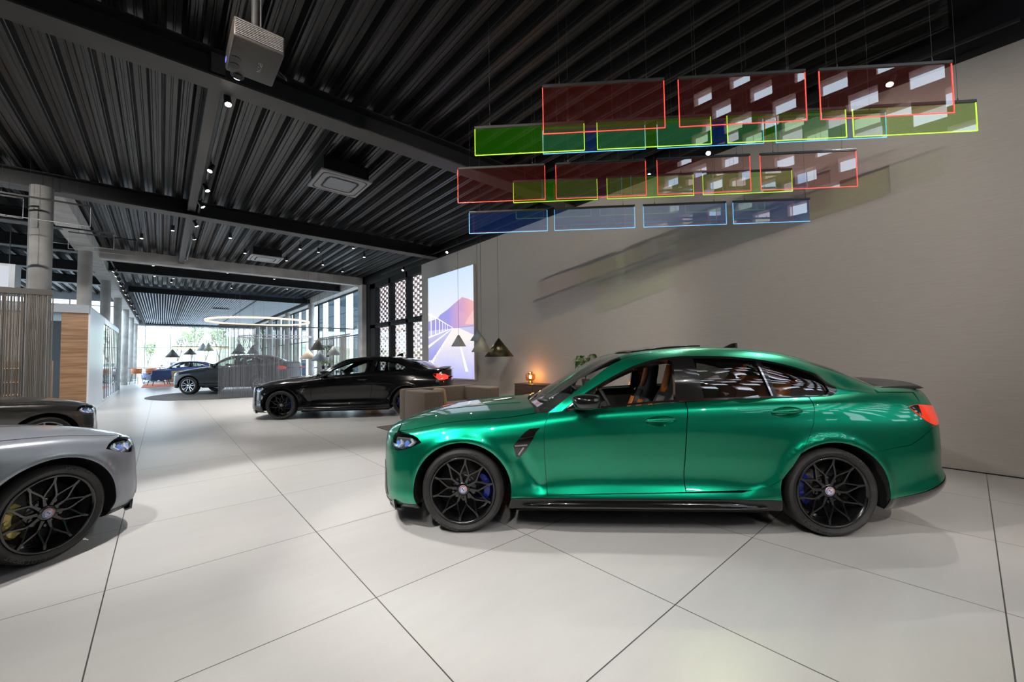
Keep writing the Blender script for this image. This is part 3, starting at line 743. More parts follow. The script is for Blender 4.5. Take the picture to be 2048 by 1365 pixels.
        for i in range(2 * n):
            for k in range(len(sec)): f = bm.faces.new((R_[i][k], R_[i][(k + 1) % len(sec)], R_[i + 1][(k + 1) % len(sec)], R_[i + 1][k])); f.smooth = k not in (3, 4)
        bm.faces.new(R_[0]); bm.faces.new(R_[-1][::-1]); bmesh.ops.recalc_face_normals(bm, faces=bm.faces)
        obj('boot_spoiler', bm, sp.get('spoiler_mat', M_satin_black), root)
    # --- side skirts
    sk = [qr(wf + AR * math.cos(math.radians(a_end(fz(0, .185)))), fz(0, .185)), qr(wr - AR * math.cos(math.radians(a_end(fz(0, .185)))), fz(0, .185)), qr(xa, fz(0, zs) - .004), qr(wf + AR * math.cos(math.radians(angs)), fz(0, zs) - .004)]
    for o, mm in zip(both_sides('side_skirt', sk, M_satin_black, off=.001), (0, 1)):
        bm = bmesh.new(); sg = -1 if mm else 1; n = 20; R_ = []
        x0, x1 = fx(.49), fx(2.38); z0 = fz(1, .218)
        for i in range(n + 1):
            t = i / n; k = min(1, math.sin(PI * t) * 2.2 + .05); x = x0 + (x1 - x0) * t
            zt = z0 + .008 + .060 * k
            R_.append([bm.verts.new((x, sg * y, z)) for y, z in ((.87, z0 + .004), (.935 + .035 * k, z0), (.940 + .035 * k, z0 + .006), (.925 + .012 * k, zt - .02 * k), (.90, zt))])
        for i in range(n):
            for k in range(5): f = bm.faces.new((R_[i][k], R_[i][(k + 1) % 5], R_[i + 1][(k + 1) % 5], R_[i + 1][k])); f.smooth = k in (2, 3)
        bm.faces.new(R_[0]); bm.faces.new(R_[-1][::-1]); bmesh.ops.recalc_face_normals(bm, faces=bm.faces)
        obj('skirt_blade', bm, M_gloss_black, o)
    # --- greenhouse
    gu = lambda x: float(fx(x))
    gq = lambda x, z: (gu(x), G.s_of(gu(x), fz(x, z), 0, 2))
    PG = dict(du=du, ds=.1)
    xr = 3.0
    dlo = [(gu(.86), .14), (gu(xr - .02), .0), (gu(xr + .03), .6), (gu(xr + .035), 1.2)] + [(gu(x), 2) for x in (2.93, 2.6, 2.2, 1.7, 1.3, 1.0, .87)]
    if coupe: dlo = [(gu(.86), .14), (gu(2.86), .0), (gu(2.98), .8), (gu(2.96), 1.6)] + [(gu(x), 2) for x in (2.85, 2.6, 2.2, 1.7, 1.3, 1.0, .87)]
    up = 1.86; lo = .10
    w1 = [(gu(.985), lo + .1), (gu(1.745), lo), (gu(1.775), up - .12), (gu(1.74), up), (gu(1.6), up), (gu(1.3), up), (gu(1.12), up)]
    w2 = [(gu(1.975), lo), (gu(2.50), lo), (gu(2.455), up), (gu(2.2), up), (gu(1.945), up)]
    w3 = [(gu(2.555), lo), (gu(2.93), lo), (gu(2.965), .5), (gu(2.95), 1.2), (gu(2.88), up - .1), (gu(2.80), up), (gu(2.50), up)]
    if coupe:
        w1 = [(gu(.985), lo + .1), (gu(1.99), lo), (gu(2.06), up - .2), (gu(2.03), up), (gu(1.6), up), (gu(1.3), up), (gu(1.12), up)]
        w2 = [(gu(2.10), lo), (gu(2.76), lo), (gu(2.86), .7), (gu(2.82), 1.5), (gu(2.7), up), (gu(2.5), up), (gu(2.14), up)]
        w3 = None
    hs = [w for w in (w1, w2, w3) if w]
    for mm in (0, 1):
        o = patch(G, dlo, 'window_surround', M_gloss_black, root, holes=hs, off=.0, rim=.05, mirror=mm, **PG)
        if not sp.get('front_open', False): patch(G, w1, 'side_window', sp.get('g1', M_carglass), root, off=-.012, rim=0, mirror=mm, **PG)
        for w in hs[1:]: patch(G, w, 'side_window', M_privacy, root, off=-.012, rim=0, mirror=mm, **PG)
        if not coupe:
            patch(G, [(gu(2.505), .02), (gu(2.52), .02), (gu(2.465), 1.97), (gu(2.45), 1.97)], 'window_divider', M_chrome, o, off=.004, rim=.004, mirror=mm, **PG)
        patch(G, [(gu(.86), .10), (gu(xr - .03), -0.0), (gu(xr - .03), .07), (gu(.86), .2)], 'belt_trim', M_gloss_black, o, off=.006, rim=.01, mirror=mm, **PG)
        pil = [(gu(.62), 2.0), (gu(.62), 3.0)] + [(gu(x), 3) for x in (1.0, 1.5, 2.0, 2.5, 3.0, 3.3, 3.58)] + [(gu(3.58), 0), (gu(3.3), 0)] + dlo[1:4] + dlo[4:] + [(gu(.8), 2), (gu(.7), 2)]
        if coupe: pil = [(gu(.62), 2.0), (gu(.62), 3.0)] + [(gu(x), 3) for x in (1.0, 1.5, 2.0, 2.5, 3.0, 3.3, 3.58)] + [(gu(3.58), 0), (gu(3.2), 0)] + dlo[1:4] + dlo[4:] + [(gu(.8), 2), (gu(.7), 2)]
        patch(G, pil, 'roof_pillar', pm, root, mirror=mm, **PG)
    wst, wsb = (1.36, 1.27), (.66, .50)
    K = G.K - 1
    wsx = lambda s, a: gu(a[0] + (a[1] - a[0]) * (s - 3) / 2)
    ss_ = [3.02, 3.5, 4, 4.5, 5]
    patch(G, [(wsx(s, wsb), s) for s in ss_] + [(wsx(s, wst), s) for s in ss_[::-1]], 'windscreen', sp.get('g1', M_carglass), root, both=True, rim=0, **PG)
    rlt, rlb = (2.98, 2.90), (3.40, 3.47)
    patch(G, [(wsx(s, rlt), s) for s in ss_] + [(wsx(s, rlb), s) for s in ss_[::-1]], 'rear_window', M_privacy, root, both=True, rim=0, **PG)
    patch(G, [(wsx(s, (wst[0] + .004, wst[1] + .004)), s) for s in ss_] + [(wsx(s, (rlt[0] - .004, rlt[1] - .004)), s) for s in ss_[::-1]], 'roof', sp.get('roof', pm), root, both=True, **PG)
    patch(G, [(wsx(s, rlb), s) for s in ss_] + [(gu(3.6), 5), (gu(3.6), 3.02)], 'rear_shelf_panel', pm, root, both=True, **PG)
    # cowl and wipers
    KP('cowl_panel', [qs(.60, 7.15), qs(.56, 8), qs(.525, 9), qs(.78, 9), qs(.80, 8), qs(.80, 7.15)], M_satin_black, both=True, off=-.035, rim=0)
    # --- mirrors
    for sg in (1, -1):
        bm = bmesh.new(); mx, my, mz = fx(1.0), fy(1, 1.0), fz(1.0, 1.055)
        secs = []
        n = 14; R_ = []
        for t, hw, hh in ((-1, .018, .032), (-.9, .050, .048), (-.5, .085, .058), (0, .098, .062), (.5, .098, .060), (.85, .088, .054), (1, .070, .045)):
            R_.append([bm.verts.new((mx + t * .10 + .01 * math.sin(a) * t, my + hw * (abs(math.cos(a)) ** .7) * (1 if math.cos(a) > 0 else -1), mz + hh * (abs(math.sin(a)) ** .7) * (1 if math.sin(a) > 0 else -1) + .004 * t)) for a in np.linspace(0, 2 * PI, n + 1)[:-1]])
        for i in range(len(R_) - 1):
            for k in range(n): f = bm.faces.new((R_[i][k], R_[i][(k + 1) % n], R_[i + 1][(k + 1) % n], R_[i + 1][k])); f.smooth = True
        bm.faces.new(R_[0]); bm.faces.new(R_[-1])
        base = [(mx - .08, my - .06, mz - .04), (mx + .05, my - .06, mz - .04), (mx + .03, my - .20, mz - .085), (mx - .07, my - .20, mz - .085)]
        V = [bm.verts.new(p) for p in base] + [bm.verts.new((a, b, c - .022)) for a, b, c in base]
        for f in ((0, 1, 2, 3), (4, 7, 6, 5), (0, 4, 5, 1), (1, 5, 6, 2), (2, 6, 7, 3), (3, 7, 4, 0)): bm.faces.new([V[i] for i in f])
        for v in bm.verts: v.co.y *= sg
        bmesh.ops.recalc_face_normals(bm, faces=bm.faces); o = obj('door_mirror', bm, sp.get('mirror', M_gloss_black), root)
        bm = bmesh.new(); box(bm, (mx + .104, my * sg, mz + .004), (.004, .13, .08)); obj('mirror_glass', bm, M_chrome, o)
    # --- inner body, floor, liners
    bot = fz(1, .16)
    for mm in (0, 1):
        ish = [qr(wf + AR + .03, fz(0, .20)), qr(wr - AR - .03, fz(0, .20)), (B.u_of(wr - AR - .03), 6.9), (B.u_of(wf + AR + .03), 6.9)]
        patch(B, ish, 'inner_panel', M_int_black, root, off=-.035, rim=0, mirror=mm, du=.12, ds=.5)
        ish = [(B.u_of(wr - AR - .03), 4.9)] + arc(wr, 140, 40, 10, AR + .012)[0:] + [(B.u_of(wr + AR + .1), 4.0), (B.u_of(wr + AR + .1), 6.9), (B.u_of(wr - AR - .03), 6.9)]
    bm = bmesh.new(); yw = .62
    box(bm, ((wf + wr) / 2, 0, bot + .02), (wr - wf - 2 * AR - .06, 1.70, .05))
    box(bm, (wf, 0, bot + .10), (2 * AR + .1, 1.16, .06)); box(bm, (wr, 0, bot + .12), (2 * AR + .1, 1.16, .06))
    box(bm, (tip + .27, 0, bot + .04), (.32, 1.3, .04)); box(bm, (tail - .40, 0, bot + .14), (.5, 1.4, .04))
    box(bm, (wf + AR + .06, 0, (bot + fz(0, .8)) / 2), (.03, 1.7, fz(0, .8) - bot)); 
    obj('underbody', bm, M_underbody, root)
    for xc in (wf, wr):
        for sg in (1, -1):
            bm = bmesh.new(); n = 26; A = []; Bq = []; a_lo = a_end(fz(0, .21))
            for i in range(n + 1):
                a = math.radians(a_lo + (180 - 2 * a_lo) * i / n); ro = AR + .004; r = AR + .016
                X = xc + ro * math.cos(a); Zc = wz + ro * .975 * math.sin(a); u_ = B.u_of(X); yb = float(B.pos(np.array([u_]), np.array([B.s_of(X, Zc, 0, 7)]))[0][1]) - .004
                A.append(bm.verts.new((X, sg * yb, Zc))); Bq.append(bm.verts.new((xc + r * math.cos(a), sg * .56, wz + r * math.sin(a))))
            for i in range(n): bm.faces.new((A[i], A[i + 1], Bq[i + 1], Bq[i])).smooth = True
            bm.faces.new(Bq)
            obj('wheel_arch_liner', bm, M_underbody, root)
    # --- cabin
    bm = bmesh.new(); box(bm, (gu(3.16), 0, fz(3, 1.035)), (gu(3.5) - gu(2.82), 1.50, .02)); box(bm, (gu(2.86), 0, fz(3, .75)), (.03, 1.5, fz(3, 1.03) - fz(3, .45))); obj('parcel_shelf', bm, M_int_black, root)
    zi = fz(1, .34); sz = (fz(1.5, 1.3) - fz(1.5, .34)) / .96
    bm = bmesh.new(); box(bm, (gu(1.9), 0, zi - .04), (gu(3.0) - gu(.6), 1.6, .06)); box(bm, (gu(1.5), 0, zi + .12), (1.2, .24, .3), bev=.03)
    obj('cabin_floor', bm, M_int_black, root)
    bm = bmesh.new(); n = 12; R_ = []
    for x, z in ((.62, .93), (.80, .97), (1.0, .985), (1.10, .955), (1.12, .86), (1.05, .72), (1.0, .5)):
        R_.append([bm.verts.new((fx(x) - .05 * abs(t) ** 2, t * .80, fz(x, z) - .02 * abs(t) ** 3)) for t in np.linspace(-1, 1, n)])
    for i in range(len(R_) - 1):
        for k in range(n - 1): bm.faces.new((R_[i][k], R_[i][k + 1], R_[i + 1][k + 1], R_[i + 1][k])).smooth = True
    o = obj('dashboard', bm, M_int_black, root)
    bm = bmesh.new(); box(bm, (fx(1.02), .10, fz(1, 1.03)), (.02, .62, .13), Matrix.Rotation(-.25, 3, 'Y'), .01); obj('display_screen', bm, M_gloss_black, o)
    bm = bmesh.new(); c = Vector((fx(1.27), -.37, fz(1.2, .95))); tl_ = Matrix.Rotation(math.radians(-24), 3, 'Y')
    tube(bm, [c + tl_ @ Vector((0, .185 * math.cos(a), .185 * math.sin(a))) for a in np.linspace(0, 2 * PI, 33)[:-1]], .016, 10, closed=True)
    for a in (0, PI, 1.5 * PI): tube(bm, [c, c + tl_ @ Vector((0, .18 * math.cos(a), .18 * math.sin(a)))], .014, 8)
    cyl(bm, c, c + tl_ @ Vector((-.25, 0, 0)), .05, n=14); obj('steering_wheel', bm, M_int_black, root)
    ins = sp.get('seats', M_orange)
    for sg in (1, -1): make_seat(root, fx(1.62), .37 * sg, zi + .06 + .02, ins, .80 * sz)
    bm = bmesh.new(); rx = fx(2.50); zb2 = zi + .22
    for yc in (.38, 0, -.38):
        secs = [(rx + .10 + .22 * t, zb2 + .62 * sz * t * 1.0, .175 if yc == 0 else .185, .07, .95, -.3) for t in (0, .3, .6, .85, 1.0)]
        secs = [(a, b, c_ * (1 if i < 4 else .85), d * (1 if i < 4 else .5), e, f) for i, (a, b, c_, d, e, f) in enumerate(secs)]
        n0 = len(bm.verts); seat_loft(bm, secs, 0, 14)
        secs = [(rx - .42, zb2 - .02, .17, .05, 0, 1), (rx - .2, zb2 + .02, .18, .07, 0, 1), (rx + .1, zb2 + .01, .18, .07, 0, 1)]
        seat_loft(bm, secs, 0, 14); bm.verts.ensure_lookup_table()
        if yc:
            n1 = len(bm.verts); seat_loft(bm, [(rx + .32, zb2 + .62 * sz, .10, .04, .95, -.3), (rx + .335, zb2 + .68 * sz, .13, .05, .95, -.3), (rx + .36, zb2 + .76 * sz, .11, .03, .95, -.3)], 0, 12); bm.verts.ensure_lookup_table()
        for v in bm.verts[n0:]: v.co.y += yc
    bmesh.ops.recalc_face_normals(bm, faces=bm.faces); obj('rear_seat', bm, ins, root)
    if 'extras' in sp: sp['extras'](root, B, G, fx, fz)
    # --- wheels
    wst_, rm, cm = sp.get('wheel', ('web', M_rim, M_cal_blue)); rr = sp.get('rr', .2700)
    for x, rear in ((wf, False), (wr, True)):
        for sg in (1, -1):
            ww = .275 if not rear else .285
            make_wheel(root, x, sg * (fy(x, .945) - ww / 2), wz, sg, R, rr, ww, wst_, rm, cm, lettering=fine and sg == sp.get('near', 1), rear=rear, detail=fine)
    return root
def place_car(root, P, heading_deg, s=1.0):
    """car space: +x rearward, +y to its left; heading = direction the nose points"""
    h = math.radians(heading_deg)
    root.location = (P[0], P[1], 0); root.rotation_euler = (0, 0, h + PI); 
    root.scale = (s, s, s)
# ------------------------------------------------------------------ the cars
# car space x runs rearward, so a half turn about z puts +y on the car's right; mirror the lateral axis by building
# with y = right-hand side in car space -> near=+1 means the built 'near' half is the car's right
def green_extras(root, B, G, fx, fz):
    # opened sunroof
    bm = bmesh.new(); R_ = []
    for i, t in enumerate(np.linspace(0, 1, 9)):
        x = 1.50 + .62 * t; z = 1.462 + .052 * t + .012 * math.sin(PI * t)
        R_.append(([bm.verts.new((x, y, z - .018 * (y / .42) ** 2)) for y in np.linspace(-.42, .42, 9)], [bm.verts.new((x, y, z - .010 - .018 * (y / .42) ** 2)) for y in np.linspace(-.42, .42, 9)]))
    for i in range(8):
        for k in range(8):
            for q_ in (0, 1):
                f = bm.faces.new((R_[i][q_][k], R_[i][q_][k + 1], R_[i + 1][q_][k + 1], R_[i + 1][q_][k])); f.smooth = True
    for i in range(8):
        for k in (0, 8): bm.faces.new((R_[i][0][k], R_[i + 1][0][k], R_[i + 1][1][k], R_[i][1][k]))
    for i in (0, 8):
        for k in range(8): bm.faces.new((R_[i][0][k], R_[i][0][k + 1], R_[i][1][k + 1], R_[i][1][k]))
    bmesh.ops.recalc_face_normals(bm, faces=bm.faces); obj('sunroof_panel', bm, M_gloss_black, root)
    wipers(root, fx, fz)
    antenna(root, fx, fz)
def wipers(root, fx, fz):
    for y0, y1 in ((.42, -.28), (-.20, -.70)):
        bm = bmesh.new(); tube(bm, [(fx(.60), y0, fz(.6, .985)), (fx(.64), (y0 + y1) / 2, fz(.6, 1.02)), (fx(.70), y1, fz(.6, 1.03))], .010, 6)
        tube(bm, [(fx(.63), y0 + .12, fz(.6, 1.0)), (fx(.72), y1 + .05, fz(.6, 1.045))], .006, 6)
        obj('wiper', bm, M_satin_black, root)
def antenna(root, fx, fz):
    bm = bmesh.new(); R_ = []
    for t in np.linspace(0, 1, 7):
        x = fx(2.50) + .15 * t; h = .012 + .045 * math.sin(min(1, t * 1.15) * PI * .5) ** 1.5; w = .03 * (1 - .5 * t)
        z = fz(2.5, 1.47) - .004
        R_.append([bm.verts.new((x, -w, z - .02)), bm.verts.new((x, -w * .3, z + h)), bm.verts.new((x, w * .3, z + h)), bm.verts.new((x, w, z - .02))])
    for i in range(6):
        for k in range(3): bm.faces.new((R_[i][k], R_[i][k + 1], R_[i + 1][k + 1], R_[i + 1][k])).smooth = True
    bm.faces.new(R_[0]); bm.faces.new(R_[-1]); bmesh.ops.recalc_face_normals(bm, faces=bm.faces); obj('roof_antenna', bm, M_gloss_black, root)
CARS = []
def lateral_flip(root):
    pass
g = thing('green_saloon', 'glossy green four-door saloon with black wheels and opened sunroof in front of the bare wall', 'car')
build_car(dict(paint=M_green, front_open=True, extras=green_extras, near=-1, du=.03, ds=.12), g)
place_car(g, (2.5067, 3.414), 135.17)
# ------------------------------------------------------------------ the setting
M_floor = mat('floor_tiles', (0.5, 0.48, 0.45), 0.32, spec=0.5)
def floor_material():
    N, L, b = nodes(M_floor)
    g = N.new('ShaderNodeNewGeometry'); sx = N.new('ShaderNodeSeparateXYZ'); L.new(g.outputs['Position'], sx.inputs[0])
    def m(op, a, b_=None, c=None):
        n = N.new('ShaderNodeMath'); n.operation = op
        for i, v in enumerate((a, b_, c)):
            if v is None: continue
            if isinstance(v, (int, float)): n.inputs[i].default_value = v
            else: L.new(v, n.inputs[i])
        return n.outputs[0]
    def joint(out, off, pitch=1.228, w=0.0032):
        t = m('DIVIDE', m('SUBTRACT', out, off), pitch); fr = m('FRACT', t); d = m('MINIMUM', fr, m('SUBTRACT', 1.0, fr))
        return m('LESS_THAN', d, w / pitch), m('FLOOR', t)
    jx, ix = joint(sx.outputs[0], -0.248); jy, iy = joint(sx.outputs[1], -0.075)
    j = m('MAXIMUM', jx, jy)
    cb = N.new('ShaderNodeCombineXYZ'); L.new(ix, cb.inputs[0]); L.new(iy, cb.inputs[1])
    wn = N.new('ShaderNodeTexWhiteNoise'); L.new(cb.outputs[0], wn.inputs['Vector'])
    mp = N.new('ShaderNodeMapping'); mp.inputs['Scale'].default_value = (1.2, 5.0, 1); L.new(g.outputs['Position'], mp.inputs['Vector']); L.new(wn.outputs['Color'], mp.inputs['Location'])
    nz = N.new('ShaderNodeTexNoise'); nz.inputs['Scale'].default_value = 1.6; nz.inputs['Detail'].default_value = 8; nz.inputs['Roughness'].default_value = 0.62; L.new(mp.outputs[0], nz.inputs['Vector'])
    nf = N.new('ShaderNodeTexNoise'); nf.inputs['Scale'].default_value = 55; nf.inputs['Detail'].default_value = 3; L.new(g.outputs['Position'], nf.inputs['Vector'])
    f = m('ADD', m('MULTIPLY', nz.outputs['Fac'], 0.75), m('MULTIPLY', nf.outputs['Fac'], 0.25))
    f = m('ADD', f, m('MULTIPLY', m('SUBTRACT', wn.outputs['Value'], 0.5), 0.16))
    cr = N.new('ShaderNodeValToRGB'); cr.color_ramp.elements[0].position = .3; cr.color_ramp.elements[1].position = .72
    cr.color_ramp.elements[0].color = (0.49, 0.482, 0.468, 1); cr.color_ramp.elements[1].color = (0.535, 0.525, 0.51, 1); L.new(f, cr.inputs[0])
    mx = N.new('ShaderNodeMix'); mx.data_type = 'RGBA'; L.new(j, mx.inputs['Factor']); L.new(cr.outputs[0], mx.inputs[6]); mx.inputs[7].default_value = (0.06, 0.058, 0.055, 1)
    L.new(mx.outputs[2], b.inputs['Base Color'])
    r = m('ADD', m('MULTIPLY', nf.outputs['Fac'], 0.04), 0.27); L.new(r, b.inputs['Roughness'])
    bp = N.new('ShaderNodeBump'); bp.inputs['Strength'].default_value = .12; bp.inputs['Distance'].default_value = .002; L.new(m('SUBTRACT', nf.outputs['Fac'], m('MULTIPLY', j, 2.0)), bp.inputs['Height']); L.new(bp.outputs[0], b.inputs['Normal'])
floor_material()
M_wall = noise_color(mat('wall_textured_plaster', (0.36, 0.34, 0.32), 0.85), (0.385, 0.362, 0.335), (0.405, 0.384, 0.358), scale=(1, 1.5, 16), ns=4.0, detail=6, bump=0.12)
M_deck = noise_color(mat('ceiling_deck_dark', (0.02, 0.02, 0.02), 0.36, 0.0), (0.008, 0.008, 0.0083), (0.014, 0.0137, 0.014), scale=(1, .08, 1), ns=6)
M_steel = mat('steel_beam_dark', (0.010, 0.010, 0.011), 0.45)
M_lit_flange_rail = mat('lit_flange_and_rail_grey', (0.045, 0.042, 0.039), 0.5)  # beam paint lightened as if lit from below; also the rail's grey
M_conc = noise_color(mat('concrete', (0.45, 0.44, 0.42), 0.8), (0.38, 0.37, 0.35), (0.52, 0.505, 0.48), ns=2.5, detail=8, bump=0.15)
M_frame = mat('window_frame_dark', (0.010, 0.010, 0.010), 0.7, spec=.2)
M_frame_pale = mat('window_frame_pale', (0.30, 0.33, 0.35), 0.4)
M_fin = mat('facade_fin_teal', (0.022, 0.055, 0.070), 0.6)
M_brick = noise_color(mat('brick_terracotta', (0.74, 0.52, 0.46), 0.8), (0.66, 0.42, 0.36), (0.86, 0.64, 0.58), ns=7)
M_wood = mat('wood_oak_brown', (0.30, 0.17, 0.09), 0.45)
noise_color(M_wood, (0.20, 0.105, 0.05), (0.36, 0.21, 0.115), scale=(.5, .5, 9), ns=2.4, detail=9)
M_white = mat('panel_white', (0.62, 0.66, 0.70), 0.35)
M_brownwall = mat('wall_brown', (0.30, 0.235, 0.19), 0.7)
M_greyhdr = mat('panel_grey', (0.30, 0.32, 0.34), 0.5)
M_pane = glass('window_glass', (0.95, 0.98, 0.98), 1.0, 0.0)
M_asphalt = noise_color(mat('outside_paving', (0.65, 0.66, 0.66), 0.9), (0.58, 0.59, 0.59), (0.70, 0.71, 0.70), ns=.6)
M_grass = noise_color(mat('hill_grass', (0.5, 0.6, 0.4), 0.95), (0.42, 0.52, 0.34), (0.60, 0.68, 0.50), ns=.25)
M_outwall = mat('outside_facade', (0.55, 0.58, 0.60), 0.8)

XL, YF, YR = -9.0, 49.0, -6.0
bm = bmesh.new(); box(bm, ((XL + 8.2) / 2, (YR + YF) / 2, -.1), (8.2 - XL, YF - YR + .6, .2)); struct('floor', bm, M_floor)
bm = bmesh.new(); box(bm, (10, 60, -.32), (240, 200, .2)); o = struct('ground_outside', bm, M_asphalt)
# right-hand wall and its lighter edge
bm = bmesh.new(); box(bm, (WX + .15, (YR + 13.05) / 2, TRACK_Z / 2), (.30, 13.05 - YR, TRACK_Z)); struct('wall_right', bm, M_wall)
bm = bmesh.new(); box(bm, (WX + .16, (0 + 13.05) / 2, 5.1), (.30, 13.05, .54)); box(bm, (WX + .16, (YR) / 2, 7.1), (.30, -YR, 4.54)); struct('wall_right_top', bm, M_steel)
bm = bmesh.new(); box(bm, (WX - .004, (YR + 13.05) / 2, .006), (.010, 13.05 - YR, .012)); struct('baseboard_right', bm, M_matte_black)
# corrugated roof deck
def deck(x0, x1, y0, y1, z, name):
    bm = bmesh.new(); p = .333; prof = []
    n = int((x1 - x0) / p) + 1
    for i in range(n):
        a = x0 + i * p
        prof += [(a, z + .135), (a + .050, z + .135), (a + .058, z + .125), (a + .070, z + .125), (a + .078, z + .135), (a + .128, z + .135), (a + .165, z + .045), (a + .178, z + .045), (a + .190, z), (a + .222, z), (a + .230, z + .012), (a + .245, z + .012), (a + .253, z), (a + .285, z), (a + .297, z + .045), (a + .305, z + .05)]
    A = [bm.verts.new((x, y0, zz)) for x, zz in prof]; B_ = [bm.verts.new((x, y1, zz)) for x, zz in prof]
    for i in range(len(prof) - 1): bm.faces.new((A[i], B_[i], B_[i + 1], A[i + 1]))
    ob = struct(name, bm, M_deck); return ob
deck(XL, WX + .1, 0.0, 26.6, 5.20, 'ceiling'); deck(XL, -2.0, 26.6, 31.6, 5.20, 'ceiling')
bm = bmesh.new(); box(bm, ((XL + WX) / 2, 13.3, 5.42), (WX - XL + .6, 27.2, .12)); struct('roof_slab', bm, M_steel)
bm = bmesh.new(); box(bm, ((-2.0 + WX) / 2, 38, 5.42), (WX + 2.3, 22.4, .12)); struct('roof_slab', bm, mat('ceiling_void_blue_grey', (0.035, 0.05, 0.08), .8))
bm = bmesh.new(); box(bm, ((XL - 2.0) / 2, 29.2, 5.42), (-2.0 - XL + .3, 4.8, .12)); struct('roof_slab', bm, M_steel)
bm = bmesh.new(); box(bm, ((XL + WX) / 2, -3.0, 9.4), (WX - XL + .6, 6.4, .15)); struct('roof_atrium', bm, M_steel)
bm = bmesh.new(); box(bm, ((XL + WX) / 2, 0.05, 7.4), (WX - XL, .10, 4.1)); struct('wall_atrium_header', bm, M_steel)
def ibeam(y, x0=XL, x1=WX, z=4.85, h=.35, w=.33, m=None, name='steel_beam'):
    bm = bmesh.new(); xc = (x0 + x1) / 2; L = x1 - x0
    box(bm, (xc, y, z + .011), (L, w, .022), mi=1); box(bm, (xc, y, z + h - .011), (L, w, .022)); box(bm, (xc, y, z + h / 2), (L, .02, h - .04))
    ob = struct(name, bm, [M_steel, M_lit_flange_rail]); return ob
for y in (6.0, 12.0): ibeam(y)
ibeam(21.0, -1.55)
for y in (15.0, 18.0, 21.6, 25.0): ibeam(y, XL, -1.95, 4.85)
bm = bmesh.new(); box(bm, (2.7, 18.68, 5.03), (8.6, .36, .36)); struct('concrete_beam', bm, M_conc)
bm = bmesh.new(); box(bm, (-1.80, 30.9, 5.04), (.46, 37.8, .36)); struct('concrete_beam', bm, M_conc)
bm = bmesh.new(); box(bm, (WX - .12, 31.0, 5.03), (.4, 24.4, .40)); struct('concrete_beam', bm, M_conc)
bm = bmesh.new(); box(bm, (.47, 12.2, 5.07), (.15, 12.6, .26), bev=.01); struct('trim_track_rail', bm, M_lit_flange_rail)
bm = bmesh.new(); box(bm, (WX + .16, 31.1, 5.1), (.30, 36.1, .54)); struct('wall_right_far_header', bm, M_steel)
# columns
def column(x, y, r=.155, z=4.86):
    bm = bmesh.new(); cyl(bm, (x, y, 0), (x, y, z), r, n=40)
    for f in bm.faces: f.smooth = len(f.verts) == 4
    ob = struct('column', bm, M_conc); return ob
for y in (11.75, 17.65, 23.6, 29.6, 35.8, 42.0, 48.2): column(-1.80, y, .16)
for y in (26.4, 32.6, 38.6, 44.6): column(6.85, y, .16)
bm = bmesh.new(); box(bm, (WX + .02, 18.55, 2.43), (.42, .50, 4.86)); struct('column', bm, M_conc)
bm = bmesh.new(); box(bm, (WX + .10, 18.08, 2.43), (.20, .40, 4.86)); struct('trim_corner', bm, M_frame)
# perforated brick windows (wall end to the corner)
def brick_screen(x, y0, y1, z0, z1, name, course=.115, L=.42, t=.06):
    bm = bmesh.new(); r = 0; z = z0
    while z < z1:
        y = y0 + (0 if r % 2 else L * .5)
        while y < y1:
            box(bm, (x + random.uniform(-.006, .006), y + L * .29, z + course * .48), (t, L * .58, course * .95)); y += L
        z += course; r += 1
    ob = struct(name, bm, M_brick); return ob
brick_screen(WX + .62, 12.2, 18.6, .1, 4.9, 'wall_brick_screen')
ys = [13.05, 14.30, 15.78, 17.3, 17.95]
fr = bmesh.new()
for a, b in ((13.0, 13.06), (14.20, 14.34), (15.76, 15.92), (17.35, 17.9)): box(fr, (WX + .14, (a + b) / 2, 2.4), (.24, b - a, 4.8))
for z0, z1 in ((0, .12), (2.80, 2.97), (4.58, 4.86)): box(fr, (WX + .12, 15.5, (z0 + z1) / 2), (.20, 5.0, z1 - z0))
box(fr, (WX + .0, 15.5, 2.955), (.10, 5.0, .03))
wf_ = struct('window_1', fr, M_frame)
bm = bmesh.new(); bm.faces.new([bm.verts.new(p) for p in ((WX + .16, 13.05, .1), (WX + .16, 17.95, .1), (WX + .16, 17.95, 4.7), (WX + .16, 13.05, 4.7))]); obj('window_glass', bm, M_pane, wf_)
# right-hand glazing with fins outside
fr = bmesh.new()
for y in (18.85, 26.4, 32.6, 38.6, 44.6, 48.9): box(fr, (WX + .16, y, 2.43), (.08, .05, 4.86))
for z in (.06, 2.62, 4.82): box(fr, (WX + .16, 33.9, z), (.09, 30.2, .05))
wr_ = struct('window_2', fr, M_frame)
def pane(parent, x0, x1, y0, y1, z0, z1):
    bm = bmesh.new(); bm.faces.new([bm.verts.new(p) for p in ((x0, y0, z0), (x1, y1, z0), (x1, y1, z1), (x0, y0, z1))]); return obj('window_glass', bm, M_pane, parent)
pane(wr_, WX + .17, WX + .17, 18.8, 49, 0, 4.84)
for y in (20.9, 22.95, 25.05, 27.2, 29.15, 31.2, 33.2, 35.3, 37.3, 39.4, 41.5, 43.5, 45.5, 47.5):
    bm = bmesh.new(); box(bm, (WX + .50, y, 2.9), (.30, .14, 7.0)); struct('trim_fin', bm, M_fin)
# far end glazing
fr = bmesh.new()
for x in (-2.0, -1.16, .61, 2.35, 4.09, 5.85, 7.1): box(fr, (x, YF, 2.43), (.045, .10, 4.86))
for z in (.05, 2.77, 4.68): box(fr, ((WX - 2) / 2, YF, z), (WX + 2, .08, .045))
wb = struct('window_3', fr, M_frame_pale)
pane(wb, -2, WX, YF + .02, YF + .02, 0, 4.74)
bm = bmesh.new(); box(bm, ((WX - 2) / 2, YF, 5.05), (WX + 2.4, .3, .62)); struct('wall_far_header', bm, M_greyhdr)
